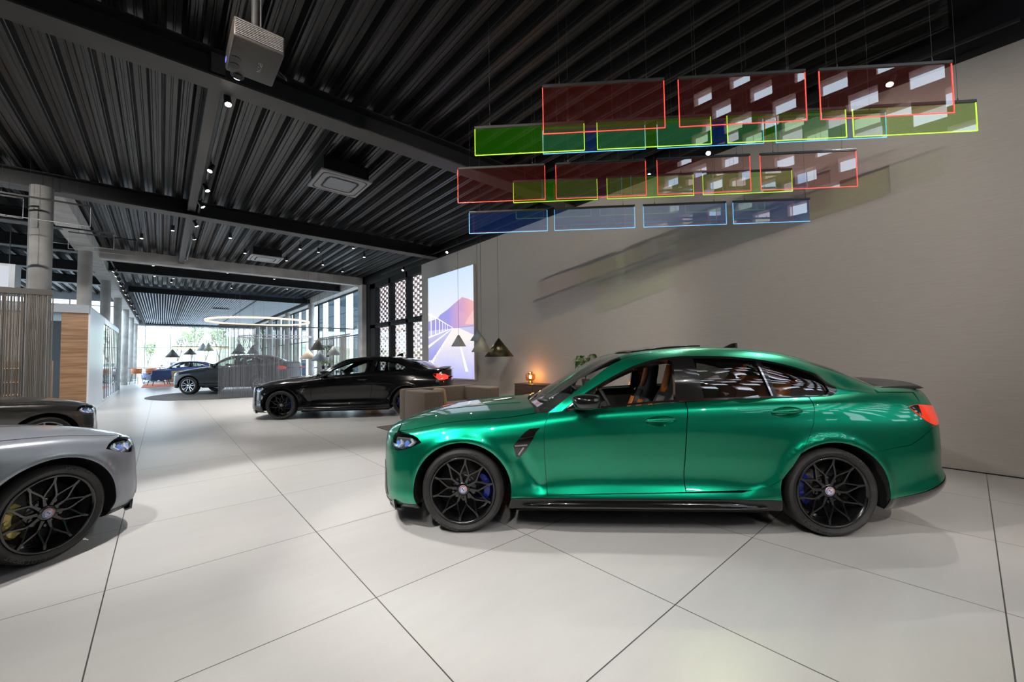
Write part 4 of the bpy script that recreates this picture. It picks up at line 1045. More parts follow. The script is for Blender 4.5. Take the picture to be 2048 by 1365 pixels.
# left boundary and the perforated end wall behind the camera
bm = bmesh.new(); box(bm, (XL - .1, 3.0, 4.7), (.2, 18.0, 9.6)); box(bm, (XL - .1, 21.8, 5.15), (.2, 19.6, .7)); struct('wall_left', bm, M_brownwall)
fr = bmesh.new()
for y in np.arange(12.1, 31.6, 2.05): box(fr, (XL, y, 2.4), (.10, .06, 4.8))
for z in (.05, 2.6, 4.78): box(fr, (XL, 21.8, z), (.09, 19.5, .06))
wl_ = struct('window_6_added', fr, M_frame)  # unseen glazing added to bring daylight into the left aisle
def end_facade():
    bm = bmesh.new(); t = .30; y = YR - t / 2
    x0, x1 = 0.6, WX; pw, ph, ow, oh = .98, .60, .50, .38; z0 = 2.4; rows = 11
    box(bm, ((XL + x0) / 2, y, 4.7), (x0 - XL, t, 9.4)); box(bm, ((x0 + x1) / 2, y, z0 / 2), (x1 - x0, t, z0)); ztop = z0 + rows * ph
    box(bm, ((x0 + x1) / 2, y, (ztop + 9.4) / 2), (x1 - x0, t, 9.4 - ztop))
    for r in range(rows):
        za = z0 + r * ph; box(bm, ((x0 + x1) / 2, y, za + (ph - oh) / 2), (x1 - x0, t, ph - oh))
        off = (r % 2) * pw / 2; x = x0 - pw + off
        while x < x1:
            a = max(x0, x + ow); b = min(x1, x + pw)
            if b > a: box(bm, ((a + b) / 2, y, za + ph - oh / 2), (b - a, t, oh))
            x += pw
    struct('wall_rear', bm, M_brick)
end_facade()

# slatted ceiling over the far part: slats are one continuous pattern
M_slat = mat('ceiling_slat_pale', (0.62, 0.66, 0.72), 0.5)
bm = bmesh.new()
for x in np.arange(-1.1, 6.6, .115): box(bm, (x, 37.6, 4.99), (.032, 22.0, .10))
struct('ceiling_slats', bm, M_slat)
bm = bmesh.new()
for x in (-1.20, 6.72): box(bm, (x, 37.6, 4.99), (.12, 22.2, .28))
for y in (26.5, 48.6): box(bm, (2.76, y, 4.97), (8.0, .14, .26))
box(bm, (.9, 37.6, 5.0), (.10, 22.0, .16)); box(bm, (4.1, 37.6, 5.0), (.06, 22.0, .16))
struct('ceiling_edge', bm, M_frame)
# office box in the left aisle
PX = -1.62
bm = bmesh.new(); box(bm, (-1.905, 17.05, 1.45), (.53, .10, 2.90)); struct('wall_wood', bm, M_wood)
bm = bmesh.new(); box(bm, (PX, 18.85, 1.535), (.04, 3.7, 3.07)); box(bm, (PX, 24.0, 2.97), (.05, 6.6, .20)); box(bm, (PX, 24.0, .04), (.05, 6.6, .08)); box(bm, (PX, 27.2, 1.53), (.05, .08, 3.06)); struct('wall_office_white', bm, M_white)
bm = bmesh.new(); box(bm, (-5.3, 17.02, 2.98), (7.35, .16, .18)); box(bm, (-5.3, 22.1, 3.10), (7.35, 10.3, .06)); struct('ceiling_office', bm, M_greyhdr)
bm = bmesh.new(); box(bm, (-5.8, 17.06, 1.45), (6.4, .08, 2.90)); struct('wall_office_brown', bm, M_brownwall)
bm = bmesh.new(); box(bm, (-2.7, 20.6, 1.45), (1.4, .06, 2.9)); struct('wall_office_inner', bm, M_greyhdr)
fr = bmesh.new()
for y in np.arange(20.75, 27.2, .80): box(fr, (PX, y, 1.5), (.03, .022, 2.9))
wo = struct('window_5', fr, M_frame_pale)
pane(wo, PX, PX, 20.7, 27.2, .05, 2.9)
# end window of the left aisle, seen above the office roof
fr = bmesh.new()
for x in np.arange(XL, -1.9, 1.75): box(fr, (x, 31.6, 2.43), (.05, .08, 4.86))
for z in (.05, 3.3, 4.6): box(fr, ((XL - 2) / 2, 31.6, z), (7.0, .08, .05))
wl2 = struct('window_7', fr, M_frame_pale)
pane(wl2, XL, -2.0, 31.62, 31.62, 0, 4.86)
bm = bmesh.new(); box(bm, ((XL - 2.0) / 2, 31.6, 5.12), (7.2, .2, .52)); struct('wall_left_aisle_end', bm, M_greyhdr)
fr = bmesh.new()
for y in np.arange(31.7, 49.0, 3.0): box(fr, (-2.02, y, 2.43), (.04, .05, 4.86))
wl3 = struct('window_8', fr, M_frame_pale)
pane(wl3, -2.02, -2.02, 31.65, 49, 0, 4.86)
# outside: hill, facade opposite
bm = bmesh.new(); n = 40; G_ = []
for i in range(n + 1):
    row = []
    for k in range(13):
        x = -70 + 150 * i / n; y = 84 + 6 * k; t = k / 12
        row.append(bm.verts.new((x, y, -.2 + 7.5 * t ** 1.1 * (1 + .35 * math.sin(x * .05 + 1.2)) + .4 * math.sin(x * .31 + k))))
    G_.append(row)
for i in range(n):
    for k in range(12): bm.faces.new((G_[i][k], G_[i + 1][k], G_[i + 1][k + 1], G_[i][k + 1])).smooth = True
struct('hill_outside', bm, M_grass)
pane(wl_, XL, XL, 12, 31.6, 0, 4.8)
area('portal', (XL - .2, 21.8, 2.4), (0, -PI / 2, 0), 4.8, 19.5, 1, portal=True)
area('portal', (WX + .35, 33.8, 2.4), (0, PI / 2, 0), 4.8, 30, 1, portal=True)
area('portal', (3.0, YF + .2, 2.4), (-PI / 2, 0, 0), 10, 4.7, 1, portal=True)
area('portal', (3.8, YR - .45, 5.8), (PI / 2, 0, 0), 6.6, 6.6, 1, portal=True)
# ------------------------------------------------------------------ more cars
s = thing('silver_grey_saloon', 'silver-grey car nose with black web-spoke wheel and gold brake caliper', 'car')
build_car(dict(paint=M_silver, wheel=('web', M_rim, M_cal_gold), near=1, extras=lambda r, B, G, fx, fz: wipers(r, fx, fz)), s)
place_car(s, (-1.170, 5.150), 39)
def cfz(x, z): return z * .985 if z < .9 else .8865 + (z - .9) * .93
k = thing('black_coupe', 'shiny black two-door coupe with lit red tail lamps behind the brown sofa', 'car')
def coupe_gz(gz):
    out = []
    for i, t in enumerate(gz):
        out.append([(x, z - (0 if i == 0 else [0, .02, .035, .035, .04, .045][i] * min(1, max(0, (x - .9) / .5)) * min(1, max(0, (3.4 - x) / .5)))) for x, z in t])
    return out
build_car(dict(paint=M_black, coupe=True, gz=coupe_gz, tail=M_tail_lit, near=-1, du=.05, ds=.2, g1=M_carglass, extras=lambda r, B, G, fx, fz: (wipers(r, fx, fz), antenna(r, fx, fz)), seats=M_int_grey), k)
place_car(k, (2.71, 11.70), 144.5, 1.03)
d = thing('dark_grey_saloon', 'dark grey car nose with lit headlamp between silver-grey car and string curtain', 'car')
build_car(dict(paint=M_darkgrey, wheel=('multi', M_rim_silver, M_cal_blue), m=False, near=1, du=.05, ds=.2, seats=M_int_grey), d)
place_car(d, (-1.76, 9.40), 35)
# tall coupe-backed off-roader on the dark disc: stretched key lines
def sx(x):
    return x * 1.035 if x > 0 else x * 1.06
def szz(x, z): return float(np.interp(z, [0, .16, .285, .40, .60, .85, 1.05, 1.30, 1.5], [0, .28, .42, .52, .78, 1.02, 1.24, 1.48, 1.70]))
def suv_gz(gz):
    out = []
    for i, t in enumerate(gz):
        out.append([(x, z - (0 if i < 2 else .0)) for x, z in t])
    return out
v = thing('anthracite_suv', 'tall anthracite off-roader with silver five-spoke wheels on round dark disc', 'car')
build_car(dict(paint=M_anthra, fx=sx, fz=szz, fy=lambda x, y: y * 1.045, R=.38, rr=.275, AR=.455, sill=.30, m=False, near=-1, du=.05, ds=.2, wheel=('vspoke', M_rim_silver, M_matte_black), tail=M_tail, seats=M_int_grey), v)
place_car(v, (1.46, 22.93), 142); v.location.z = .014
b1 = thing('blue_saloon', 'deep blue car beyond the off-roader near the far windows', 'car')
build_car(dict(paint=M_blue, m=False, near=-1, du=.09, ds=.35, wheel=('multi', M_rim_silver, M_matte_black), seats=M_int_grey), b1)
place_car(b1, (3.7, 35.6), 150)
b2 = copy_tree(b1); b2['label'] = 'second deep blue car parked further back by the far windows'; b2.name = 'blue_saloon'
place_car(b2, (-.2, 40.5), 165)
def white_copy(P, hd, label, m):
    c = copy_tree(b1); c['label'] = label; c.name = 'parked_car'; place_car(c, P, hd)
    for ch in bpy.data.objects:
        if ch.parent == c and ch.type == 'MESH' and ch.data.materials and ch.data.materials[0] is M_blue:
            ch.material_slots[0].link = 'OBJECT'; ch.material_slots[0].material = m
    return c
white_copy((-1.0, 62), 180, 'white car parked outside beyond the far windows on the left', M_white_paint)
white_copy((6.6, 66), 185, 'silver car parked outside beyond the far windows on the right', M_silver)
# ------------------------------------------------------------------ hanging acrylic sheets
def acrylic(name, tint, refl=1.3, fluo=None, fs=0.0):
    m = glass(name, tint, refl, 0.0, 1.49)
    if fluo:                                   # fluorescent sheet: emission stands in for the lamp light it scatters
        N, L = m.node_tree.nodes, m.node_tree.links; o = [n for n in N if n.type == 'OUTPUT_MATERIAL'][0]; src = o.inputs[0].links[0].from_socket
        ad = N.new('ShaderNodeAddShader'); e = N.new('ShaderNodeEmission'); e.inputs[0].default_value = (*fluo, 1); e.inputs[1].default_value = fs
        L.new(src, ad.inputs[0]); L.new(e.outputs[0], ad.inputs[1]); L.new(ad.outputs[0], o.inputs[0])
    return m
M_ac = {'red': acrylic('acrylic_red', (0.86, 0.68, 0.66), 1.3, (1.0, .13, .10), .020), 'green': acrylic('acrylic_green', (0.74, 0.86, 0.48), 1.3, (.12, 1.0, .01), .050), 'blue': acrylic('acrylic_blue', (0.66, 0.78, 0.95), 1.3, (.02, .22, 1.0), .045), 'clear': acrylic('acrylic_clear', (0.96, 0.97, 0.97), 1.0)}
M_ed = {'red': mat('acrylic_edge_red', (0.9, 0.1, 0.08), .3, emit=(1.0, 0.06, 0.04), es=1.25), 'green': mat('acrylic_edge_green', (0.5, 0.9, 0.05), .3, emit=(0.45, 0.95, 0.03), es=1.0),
        'blue': mat('acrylic_edge_blue', (0.2, 0.6, 0.95), .3, emit=(0.12, 0.52, 1.0), es=1.0), 'clear': mat('acrylic_edge_pale', (0.6, 0.63, 0.66), .3)}  # edge emission stands in for light gathered inside the fluorescent sheets
M_wire = mat('wire_steel', (0.10, 0.10, 0.10), .4, .6)
DV = Vector((.70711, -.70711, 0)); NV = Vector((.70711, .70711, 0))
def sheet(colour, n, s, ztop, h, label, W=1.2, D=DV, Nn=NV, group=None):
    """sheet with its top rail; origin at the lower middle of the sheet"""
    c = Nn * n + D * (s + W / 2); rz = math.atan2(D.y, D.x)
    t = thing('hanging_acrylic_sheet', label, 'hanging sheet', (c.x, c.y, ztop - h), rz, group)
    bm = bmesh.new(); bm.faces.new([bm.verts.new(p) for p in ((-W / 2, 0, 0), (W / 2, 0, 0), (W / 2, 0, h), (-W / 2, 0, h))]); obj('sheet', bm, M_ac[colour], t)
    e = .0035
    for nm, c_, s_ in (('lit_edge', (0, 0, 0), (W, .008, 2 * e)), ('lit_edge', (-W / 2, 0, h / 2), (2 * e, .008, h)), ('lit_edge', (W / 2, 0, h / 2), (2 * e, .008, h))):
        bm = bmesh.new(); box(bm, c_, s_); obj(nm, bm, M_ed[colour], t)
    bm = bmesh.new(); box(bm, (0, 0, h + .012), (W + .01, .022, .030), bev=.003); obj('top_rail', bm, M_satin_black, t)
    for sg in (-1, 1):
        bm = bmesh.new(); cyl(bm, (sg * W * .36, 0, h + .02), (sg * W * .36, 0, 5.21 - (ztop - h)), .0018, n=6); cyl(bm, (sg * W * .36, 0, h + .02), (sg * W * .36, 0, h + .05), .006, n=8); obj('suspension_wire', bm, M_wire, t)
    return t
GRP = 'coloured acrylic sheets hung over the green saloon'
ordn = {3: ['left', 'middle', 'right'], 4: ['leftmost', 'second from left', 'third from left', 'rightmost']}
def row(colour, n, z, h, ss, where):
    for i, q_ in enumerate(ss):
        sheet(colour, n, q_, z, h, f'{ordn[len(ss)][i]} {colour}-edged acrylic sheet {where}', group=GRP)
row('red', 3.96, 4.14, .48, (.09, 1.43, 2.76), 'in the high front row above the green car')
row('green', 4.31, 3.955, .30, (-.66, .68, 2.05, 3.32), 'in the upper row just behind the red ones')
row('blue', 4.71, 4.13, .29, (.10, 1.44, 2.78), 'in the upper row behind the green ones')
row('red', 5.38, 4.025, .47, (-1.07, .28, 1.63, 2.96), 'in the second tier nearer the wall')
row('green', 5.70, 3.95, .30, (-.32, 1.02, 2.35), 'in the second tier behind the smaller red ones')
row('blue', 6.04, 3.65, .32, (-1.03, .28, 1.61, 2.91), 'in the lowest tier against the bare wall')
# colourless sheets over the left aisle
D2 = Vector((1, 0, 0)).normalized(); N2 = Vector((0, 1, 0))
for (x, y, z, h, w, lb) in ((-2.32, 11.0, 4.42, .38, 1.25, 'clear hanging sheet in front of the nearest concrete column, front one'), (-3.15, 11.3, 4.45, .36, 1.2, 'clear hanging sheet left of the nearest concrete column'), (-2.05, 12.6, 4.32, .34, 1.2, 'clear hanging sheet just beyond the nearest concrete column'), (-1.75, 14.3, 4.62, .40, 1.2, 'clear hanging sheet furthest along the left aisle'), (-3.3, 10.6, 3.72, .36, 1.2, 'clear hanging sheet hanging lowest above the left string curtain')):
    sheet('clear', y, x, z, h, lb, W=w, D=D2, Nn=N2, group='clear sheets hung over the left aisle')

# ------------------------------------------------------------------ track lighting
M_lens = emis('lamp_lens_lit', (1.0, 0.92, 0.80), 60.0)
M_lens_dim = emis('lamp_lens_soft', (1.0, 0.93, 0.82), 9.0)
def track(x, y0, y1, label):
    bm = bmesh.new(); box(bm, (0, 0, 0), (.035, y1 - y0, .035), bev=.003)
    o = obj('lighting_track', bm, M_satin_black); o.location = (x, (y0 + y1) / 2, TRACK_Z + .10); tag(o, label, 'lighting track'); return o
track(.60, 6.0, 17.6, 'long black lighting track under the ceiling, middle of the hall')
track(6.83, -.5, 16.0, 'long black lighting track running along the top of the bare wall')
track(-1.2, -3.0, 4.6, 'short black lighting track over the camera side of the saloons')
track(-3.4, 7.6, 14.4, 'short added black lighting track over the left aisle')  # unseen track added to carry the two added aisle lamps
o = track(-1.36, 19.0, 44.0, 'far black lighting track beside the row of concrete columns')
def spot_fix(loc, target, label, group, lens=None, L=.13, r=.042):
    p = Vector(loc); dv = (Vector(target) - p).normalized()
    t = thing('track_spotlight', label, 'spotlight', p, 0, group)
    bm = bmesh.new(); cyl(bm, -dv * L * .75, dv * L * .35, r * .92, r, 24)
    bm2 = obj('lamp_body', bm, M_satin_black, t, True, 40)
    bm = bmesh.new(); cyl(bm, dv * L * .35, dv * (L * .35 + .003), r * .82, n=24); obj('lamp_lens', bm, lens or M_lens, t)
    bm = bmesh.new(); box(bm, (0, 0, TRACK_Z + .07 - p.z), (.03, .10, .03)); cyl(bm, (0, 0, 0), (0, 0, TRACK_Z + .07 - p.z), .008, n=8); obj('lamp_bracket', bm, M_satin_black, t)
SPL = ['over the camera side, above the green bonnet', 'over the camera side, middle one', 'over the camera side, rear one', 'in the atrium, left one', 'in the atrium, right one', 'added over the camera side, nearest the steel beam',
       'on the middle track, brightest, just below the projector', 'added in the left aisle before the nearest concrete column', 'added in the left aisle beyond the nearest concrete column', 'on the middle track, second from the projector', 'on the middle track, third from the projector', 'on the middle track, fourth from the projector', 'on the middle track, fifth from the projector', 'on the middle track, furthest from the projector',
       'over the camera side, aimed at the bare wall', 'in the atrium, aimed at the bare wall', 'over the camera side, aimed at the far end of the bare wall',
       'on the wall track behind the highest red sheet', 'on the wall track between upper and lower sheets', 'on the wall track left of that, smaller glare', 'on the wall track above the picture lightbox', 'on the wall track at the end of the brick windows']
for (lo, ta, pw, sz), w_ in zip(SPOTS, SPL):
    spot_fix(lo, ta, 'black cylinder spotlight ' + w_, 'lit spotlights on the tracks')
for i, y in enumerate((20.5, 21.6, 22.8, 24.2, 25.6, 27.2, 29.4, 32, 35, 39)):
    spot_fix((-1.36, y, 4.80), (-3, y, 2.5), 'small spotlight on the far track beside the columns, ' + ['nearest', 'second nearest', 'third nearest', 'fourth nearest', 'fifth nearest', 'sixth nearest', 'seventh nearest', 'eighth nearest', 'second furthest', 'furthest'][i], 'spotlights along the far column track', M_lens_dim)
ORD = ['leftmost', 'second from left', 'third from left', 'fourth from left', 'fifth from left', 'sixth from left', 'seventh from left', 'eighth from left', 'ninth from left', 'tenth from left', 'eleventh from left', 'rightmost']
def screen_x(p):
    v = cam.matrix_world.inverted() @ Vector(p); return v.x / -v.z
# small cylinder downlights under the deck
M_can = mat('downlight_can', (.03, .03, .03), .4)
cans = [(-.48, 15.28), (.17, 13.87), (1.42, 13.74), (3.24, 13.81), (3.26, 15.71), (4.51, 12.7), (1.99, 15.42), (3.8, 13.86), (4.44, 15.63), (-.28, 19.4), (-.27, 21.7), (.32, 21.9), (.27, 23.0), (1.92, 19.3), (1.9, 21.6), (2.47, 23.2), (3.6, 19.6), (4.6, 22.0), (5.4, 16.4), (5.2, 13.6), (-5.1, 14.3)]
dl = None
for i_, (x, y) in enumerate(cans):
    if i_ % 2 == 0: spot('spot_light', (x, y, 4.90), (x, y, 0), 330, 115, .8)
    bay = [c_ for c_ in cans if (c_[1] > 18.5) == (y > 18.5)]; bay.sort(key=lambda c_: screen_x((c_[0], c_[1], 4.9))); k_ = bay.index((x, y))
    lb = f"small cylinder downlight, {ORD[k_] if k_ < len(bay) - 1 else 'rightmost'} of those {'beyond' if y > 18.5 else 'before'} the concrete cross beam"
    if dl is None:
        dl = thing('downlight', lb, 'downlight', (x, y, 4.93), 0, 'cylinder downlights under the ribbed ceiling')
        bm = bmesh.new(); cyl(bm, (0, 0, 0), (0, 0, .14), .04, n=20); obj('lamp_body', bm, M_can, dl, True, 40)
        bm = bmesh.new(); cyl(bm, (0, 0, .14), (0, 0, .415), .008, n=6); obj('stem', bm, M_can, dl)
        bm = bmesh.new(); cyl(bm, (0, 0, -.002), (0, 0, .001), .033, n=20); obj('lamp_lens', bm, M_lens_dim, dl)
    else:
        c = copy_tree(dl); c.location = (x, y, 4.93); c['label'] = lb

# ------------------------------------------------------------------ projector under the deck
M_proj = mat('projector_shell', (.045, .038, .033), .45); M_projl = mat('projector_grille', (.02, .02, .02), .5); M_fin2 = mat('projector_fin', (.30, .30, .30), .4, .4); M_pole = mat('pole_grey', (.07, .07, .075), .4, .5)
t = thing('projector', 'grey ceiling projector with ribbed side and glowing round lens', 'projector', (.58, 4.06, 4.05))
bm = bmesh.new(); box(bm, (0, 0, .085), (.37, .53, .17), bev=.018, seg=3); obj('housing', bm, M_proj, t, True, 35)
bm = bmesh.new()
for i in range(9): box(bm, (0, -.267, .028 + i * .0145), (.34, .012, .005))
o = obj('side_grille', bm, M_fin2, t); 
bm = bmesh.new()
for yc in (-.02,): 
    cyl(bm, (-.135, .14, -.004), (-.135, .14, .002), .040, n=28); cyl(bm, (-.135, .04, -.004), (-.135, .04, .002), .040, n=28)
obj('adjuster_feet', bm, M_projl, t)
bm = bmesh.new(); cyl(bm, (-.09, .262, .04), (-.09, .310, .02), .055, n=32); o = obj('lens_ring', bm, M_projl, t)
bm = bmesh.new(); cyl(bm, (-.09, .309, .0205), (-.09, .318, .0175), .043, n=32); obj('lens', bm, emis('projector_lens_lit', (1.0, .97, .9), 25), t)
bm = bmesh.new(); text_bm(bm, 'EPSON', .048, Matrix.Translation((.04, .03, -.0025)) @ Matrix.Rotation(PI / 2, 4, 'Z') @ Matrix.Rotation(PI, 4, 'X'), 0, .0005); obj('maker_lettering', bm, mat('lettering_pale', (.7, .7, .68), .5), t)
bm = bmesh.new(); text_bm(bm, 'FULL\nLASER', .022, Matrix.Translation((-.10, -.15, -.0025)) @ Matrix.Rotation(PI / 2, 4, 'Z') @ Matrix.Rotation(PI, 4, 'X'), 0, .0005)
bm.free()
bm = bmesh.new(); box(bm, (-.187, .21, .07), (.004, .05, .03)); obj('status_light', bm, emis('status_blue', (.15, .15, 1.0), 2.0), t)
bm = bmesh.new(); cyl(bm, (.0, .0, .17), (.0, .0, 1.05), .028, n=20); box(bm, (0, 0, .18), (.16, .16, .02)); cyl(bm, (.045, 0, .17), (.045, 0, 1.15), .008, n=8); obj('mounting_pole', bm, M_pole, t)
bm = bmesh.new(); box(bm, (.07, -.12, .195), (.16, .03, .05), bev=.004); obj('cable_cover', bm, M_bdwhite, t)
bm = bmesh.new(); tube(bm, [(.18, .10, .10), (.27, .12, .06), (.30, .22, .10), (.22, .25, .16), (.16, .2, .2)], .006, 6); obj('cable', bm, M_satin_black, t)

# ------------------------------------------------------------------ ceiling cassettes
M_cass = mat('cassette_panel', (.42, .42, .42), .5); M_cass_in = mat('cassette_intake', (.33, .36, .39), .5); M_slot = mat('cassette_slot', (.02, .02, .02), .7)
def cassette(x, y, label):
    t = thing('air_conditioner', label, 'air conditioner', (x, y, 4.90), 0, 'ceiling air conditioner cassettes')
    bm = bmesh.new(); box(bm, (0, 0, .02), (.95, .95, .04), bev=.012); obj('fascia', bm, M_cass, t)
    bm = bmesh.new(); box(bm, (0, 0, .17), (.84, .84, .26)); obj('casing', bm, M_steel, t)
    bm = bmesh.new(); R_ = []
    def rr(a, z, c=.10):
        out = []
        for qx, qy, st in ((1, 1, 0), (-1, 1, 90), (-1, -1, 180), (1, -1, 270)):
            for i in range(6): an = math.radians(st + 18 * i); out.append(bm.verts.new((qx * (a - c) + c * math.cos(an), qy * (a - c) + c * math.sin(an), z)))
        return out
    for a0, a1, z in ((.42, .40, -.004), (.30, .265, -.006)):
        A = rr(a0, z); B_ = rr(a1, z); n = len(A)
        for i in range(n): bm.faces.new((A[i], A[(i + 1) % n], B_[(i + 1) % n], B_[i]))
    obj('air_slot', bm, M_slot, t)
    bm = bmesh.new(); box(bm, (0, 0, -.003), (.50, .50, .010), bev=.003)
    obj('intake_grille', bm, M_cass_in, t)
    for sx_, sy_ in ((1, 1), (-1, 1), (1, -1), (-1, -1)):
        bm = bmesh.new(); cyl(bm, (.38 * sx_, .38 * sy_, .2), (.38 * sx_, .38 * sy_, .32), .006, n=6); obj('hanger_rod', bm, M_wire, t)
cassette(2.62, 8.12, 'square ceiling cassette between first and second steel beams')
cassette(2.63, 15.80, 'square ceiling cassette near the concrete cross beam')
cassette(2.9, 33.0, 'dark slot-shaped cassette in the near half of the slatted ceiling')
cassette(3.0, 40.5, 'dark slot-shaped cassette further along the slatted ceiling')
for o_ in bpy.data.objects:
    if o_.name.startswith('air_conditioner') and o_.location.y > 30: o_.location.z = 4.86

# ------------------------------------------------------------------ picture lightbox on the bare wall
t = thing('picture_lightbox', 'tall glowing picture of a road, bridge and pink mountain on the bare wall', 'lightbox', (WX - .07, 11.05, .74))
bm = bmesh.new(); box(bm, (.02, 0, 1.74), (.09, 2.74, 3.50), bev=.01); obj('frame', bm, mat('lightbox_frame', (.45, .43, .40), .4), t)
def pic_mat():
    m = bpy.data.materials.new('lightbox_sky'); m.use_nodes = True; N, L = m.node_tree.nodes, m.node_tree.links; N.clear()
    o = N.new('ShaderNodeOutputMaterial'); e = N.new('ShaderNodeEmission'); tc = N.new('ShaderNodeTexCoord'); sp_ = N.new('ShaderNodeSeparateXYZ'); cr = N.new('ShaderNodeValToRGB')
    mr = N.new('ShaderNodeMapRange'); mr.inputs[1].default_value = 1.2; mr.inputs[2].default_value = 3.5
    L.new(tc.outputs['Object'], sp_.inputs[0]); L.new(sp_.outputs[2], mr.inputs[0]); L.new(mr.outputs[0], cr.inputs[0])
    cr.color_ramp.elements[0].color = (1.0, .93, .95, 1); cr.color_ramp.elements[1].color = (.62, .78, 1.0, 1)
    L.new(cr.outputs[0], e.inputs[0]); e.inputs[1].default_value = 1.05; L.new(e.outputs[0], o.inputs[0]); return m
def grad(name, axis, v0, v1, c0, c1, st):
    m = bpy.data.materials.new(name); m.use_nodes = True; N, L = m.node_tree.nodes, m.node_tree.links; N.clear()
    o = N.new('ShaderNodeOutputMaterial'); e = N.new('ShaderNodeEmission'); tc = N.new('ShaderNodeTexCoord'); sp_ = N.new('ShaderNodeSeparateXYZ'); cr = N.new('ShaderNodeValToRGB'); mr = N.new('ShaderNodeMapRange')
    nz = N.new('ShaderNodeTexNoise'); nz.inputs['Scale'].default_value = 3.0; nz.inputs['Detail'].default_value = 5; ad = N.new('ShaderNodeMath'); ad.operation = 'MULTIPLY_ADD'; ad.inputs[1].default_value = .35
    mr.inputs[1].default_value = v0; mr.inputs[2].default_value = v1; L.new(tc.outputs['Object'], sp_.inputs[0]); L.new(sp_.outputs[axis], mr.inputs[0]); L.new(tc.outputs['Object'], nz.inputs['Vector'])
    sb_ = N.new('ShaderNodeMath'); sb_.operation = 'SUBTRACT'; sb_.inputs[1].default_value = .5; L.new(nz.outputs['Fac'], sb_.inputs[0]); L.new(sb_.outputs[0], ad.inputs[0]); L.new(mr.outputs[0], ad.inputs[2]); L.new(ad.outputs[0], cr.inputs[0])
    cr.color_ramp.elements[0].color = (*c0, 1); cr.color_ramp.elements[1].color = (*c1, 1); L.new(cr.outputs[0], e.inputs[0]); e.inputs[1].default_value = st; L.new(e.outputs[0], o.inputs[0]); return m
LM = [pic_mat(), grad('lightbox_mountain', 1, .1, -1.2, (.40, .38, .88), (1.0, .50, .52), .95), grad('lightbox_mountain_sunlit', 1, -.5, -1.3, (.62, .38, .72), (1.0, .52, .50), .95), grad('lightbox_water', 2, .5, 1.6, (.36, .36, .92), (.72, .72, 1.0), .9), grad('lightbox_road', 2, 0.0, 1.3, (.50, .52, 1.0), (1.0, .94, .92), 1.0), emis('lightbox_line', (1.0, .97, 1.0), 1.2), emis('lightbox_rail', (.50, .48, .85), .9), emis('lightbox_peach', (1.0, .60, .60), 1.0)]
bm = bmesh.new()
# picture drawn as flat printed shapes; a = along the wall (+ = towards the hall end, left in view), b = height
def sh(pts, mi, k):
    f = bm.faces.new([bm.verts.new((-.028 - .0006 * k, a, b)) for a, b in pts]); f.material_index = mi
LW, LH = 1.35, 3.47
sh([(LW, .03), (-LW, .03), (-LW, LH), (LW, LH)], 0, 0)
vp = (-.22, 1.62)
sh([(LW, 1.62), (LW, 1.95), (.75, 2.0), (.55, 2.12), (.1, 2.25), (-.35, 2.42), (-.75, 2.56), (-1.1, 2.46), (-LW, 2.36), (-LW, 1.62)], 1, 1)
sh([(-.75, 2.56), (-1.1, 2.46), (-LW, 2.36), (-LW, 1.78), (-1.0, 1.95), (-.55, 2.2)], 2, 2)
sh([(-LW, 2.1), (-LW, 1.66), (-.9, 1.72), (-1.1, 1.9)], 7, 3)
sh([(LW, .6), (LW, 1.62), (-LW, 1.62), (-LW, .6)], 3, 3)
sh([vp, (LW, .25), (LW, .03), (-LW, .03), (-LW, 1.35), (-.6, 1.60)], 4, 4)
sh([(vp[0] + .02, 1.60), (LW, .42), (LW, .26), (vp[0], 1.60)], 5, 5)
sh([(LW, 1.12), (LW, 1.02), (vp[0], 1.615), (vp[0], 1.625)], 5, 6)
sh([(LW, 1.42), (LW, 1.36), (vp[0], 1.62), (vp[0], 1.628)], 5, 6)
sh([(LW, 2.24), (LW, 2.18), (.75, 2.0), (vp[0], 1.62), (vp[0], 1.64), (.75, 2.04)], 5, 6)
for a in (1.15, .85, .60, .40, .24, .10):
    top = 1.63 + (a - vp[0]) * .42; w_ = .012 + .02 * max(0, a) / 1.3
    sh([(a - w_, 1.62 - (a - vp[0]) * .16), (a + w_, 1.62 - (a - vp[0]) * .16), (a + w_, top), (a - w_, top)], 5, 7)
for a in (1.2, .8, .5): sh([(a, 1.62 - (a - vp[0]) * .9), (a + .03, 1.62 - (a - vp[0]) * .9), (a + .03, 1.62 - (a - vp[0]) * .62), (a, 1.62 - (a - vp[0]) * .62)], 6, 7)
sh([(-LW, 1.66), (-LW, 1.60), (vp[0], 1.615), (vp[0], 1.63)], 6, 7)
sh([(-.55, 1.3), (-.50, 1.3), (-.9, .25), (-1.05, .25)], 5, 6)
o = obj('picture', bm, LM, t)

# ------------------------------------------------------------------ seating corner
M_sofa = noise_color(mat('sofa_fabric_brown', (.10, .075, .055), .9, sheen=.2), (.085, .064, .047), (.12, .092, .07), ns=60, bump=.2)
M_cush = noise_color(mat('cushion_ochre', (.28, .19, .08), .9, sheen=.3), (.25, .17, .07), (.32, .22, .10), ns=60, bump=.2)
t = thing('sofa', 'low brown fabric sofa with boxy arms in front of the black coupe', 'sofa', (5.04, 7.95, .013))
def sb(name, c, s_, m, bev=.035):
    bm = bmesh.new(); box(bm, c, s_, bev=bev, seg=3); return obj(name, bm, m, t, True, 40)
sb('arm', (-.76, -.04, .365), (.44, 1.10, .67), M_sofa); sb('arm', (.80, -.04, .365), (.38, 1.12, .67), M_sofa)
sb('backrest', (.0, .44, .375), (1.98, .26, .69), M_sofa); sb('seat', (.03, -.14, .20), (1.12, .86, .34), M_sofa)
for x in (-.85, .85):
    for y in (-.5, .45): sb('foot', (x, y, .015), (.05, .05, .03), M_satin_black, .0)
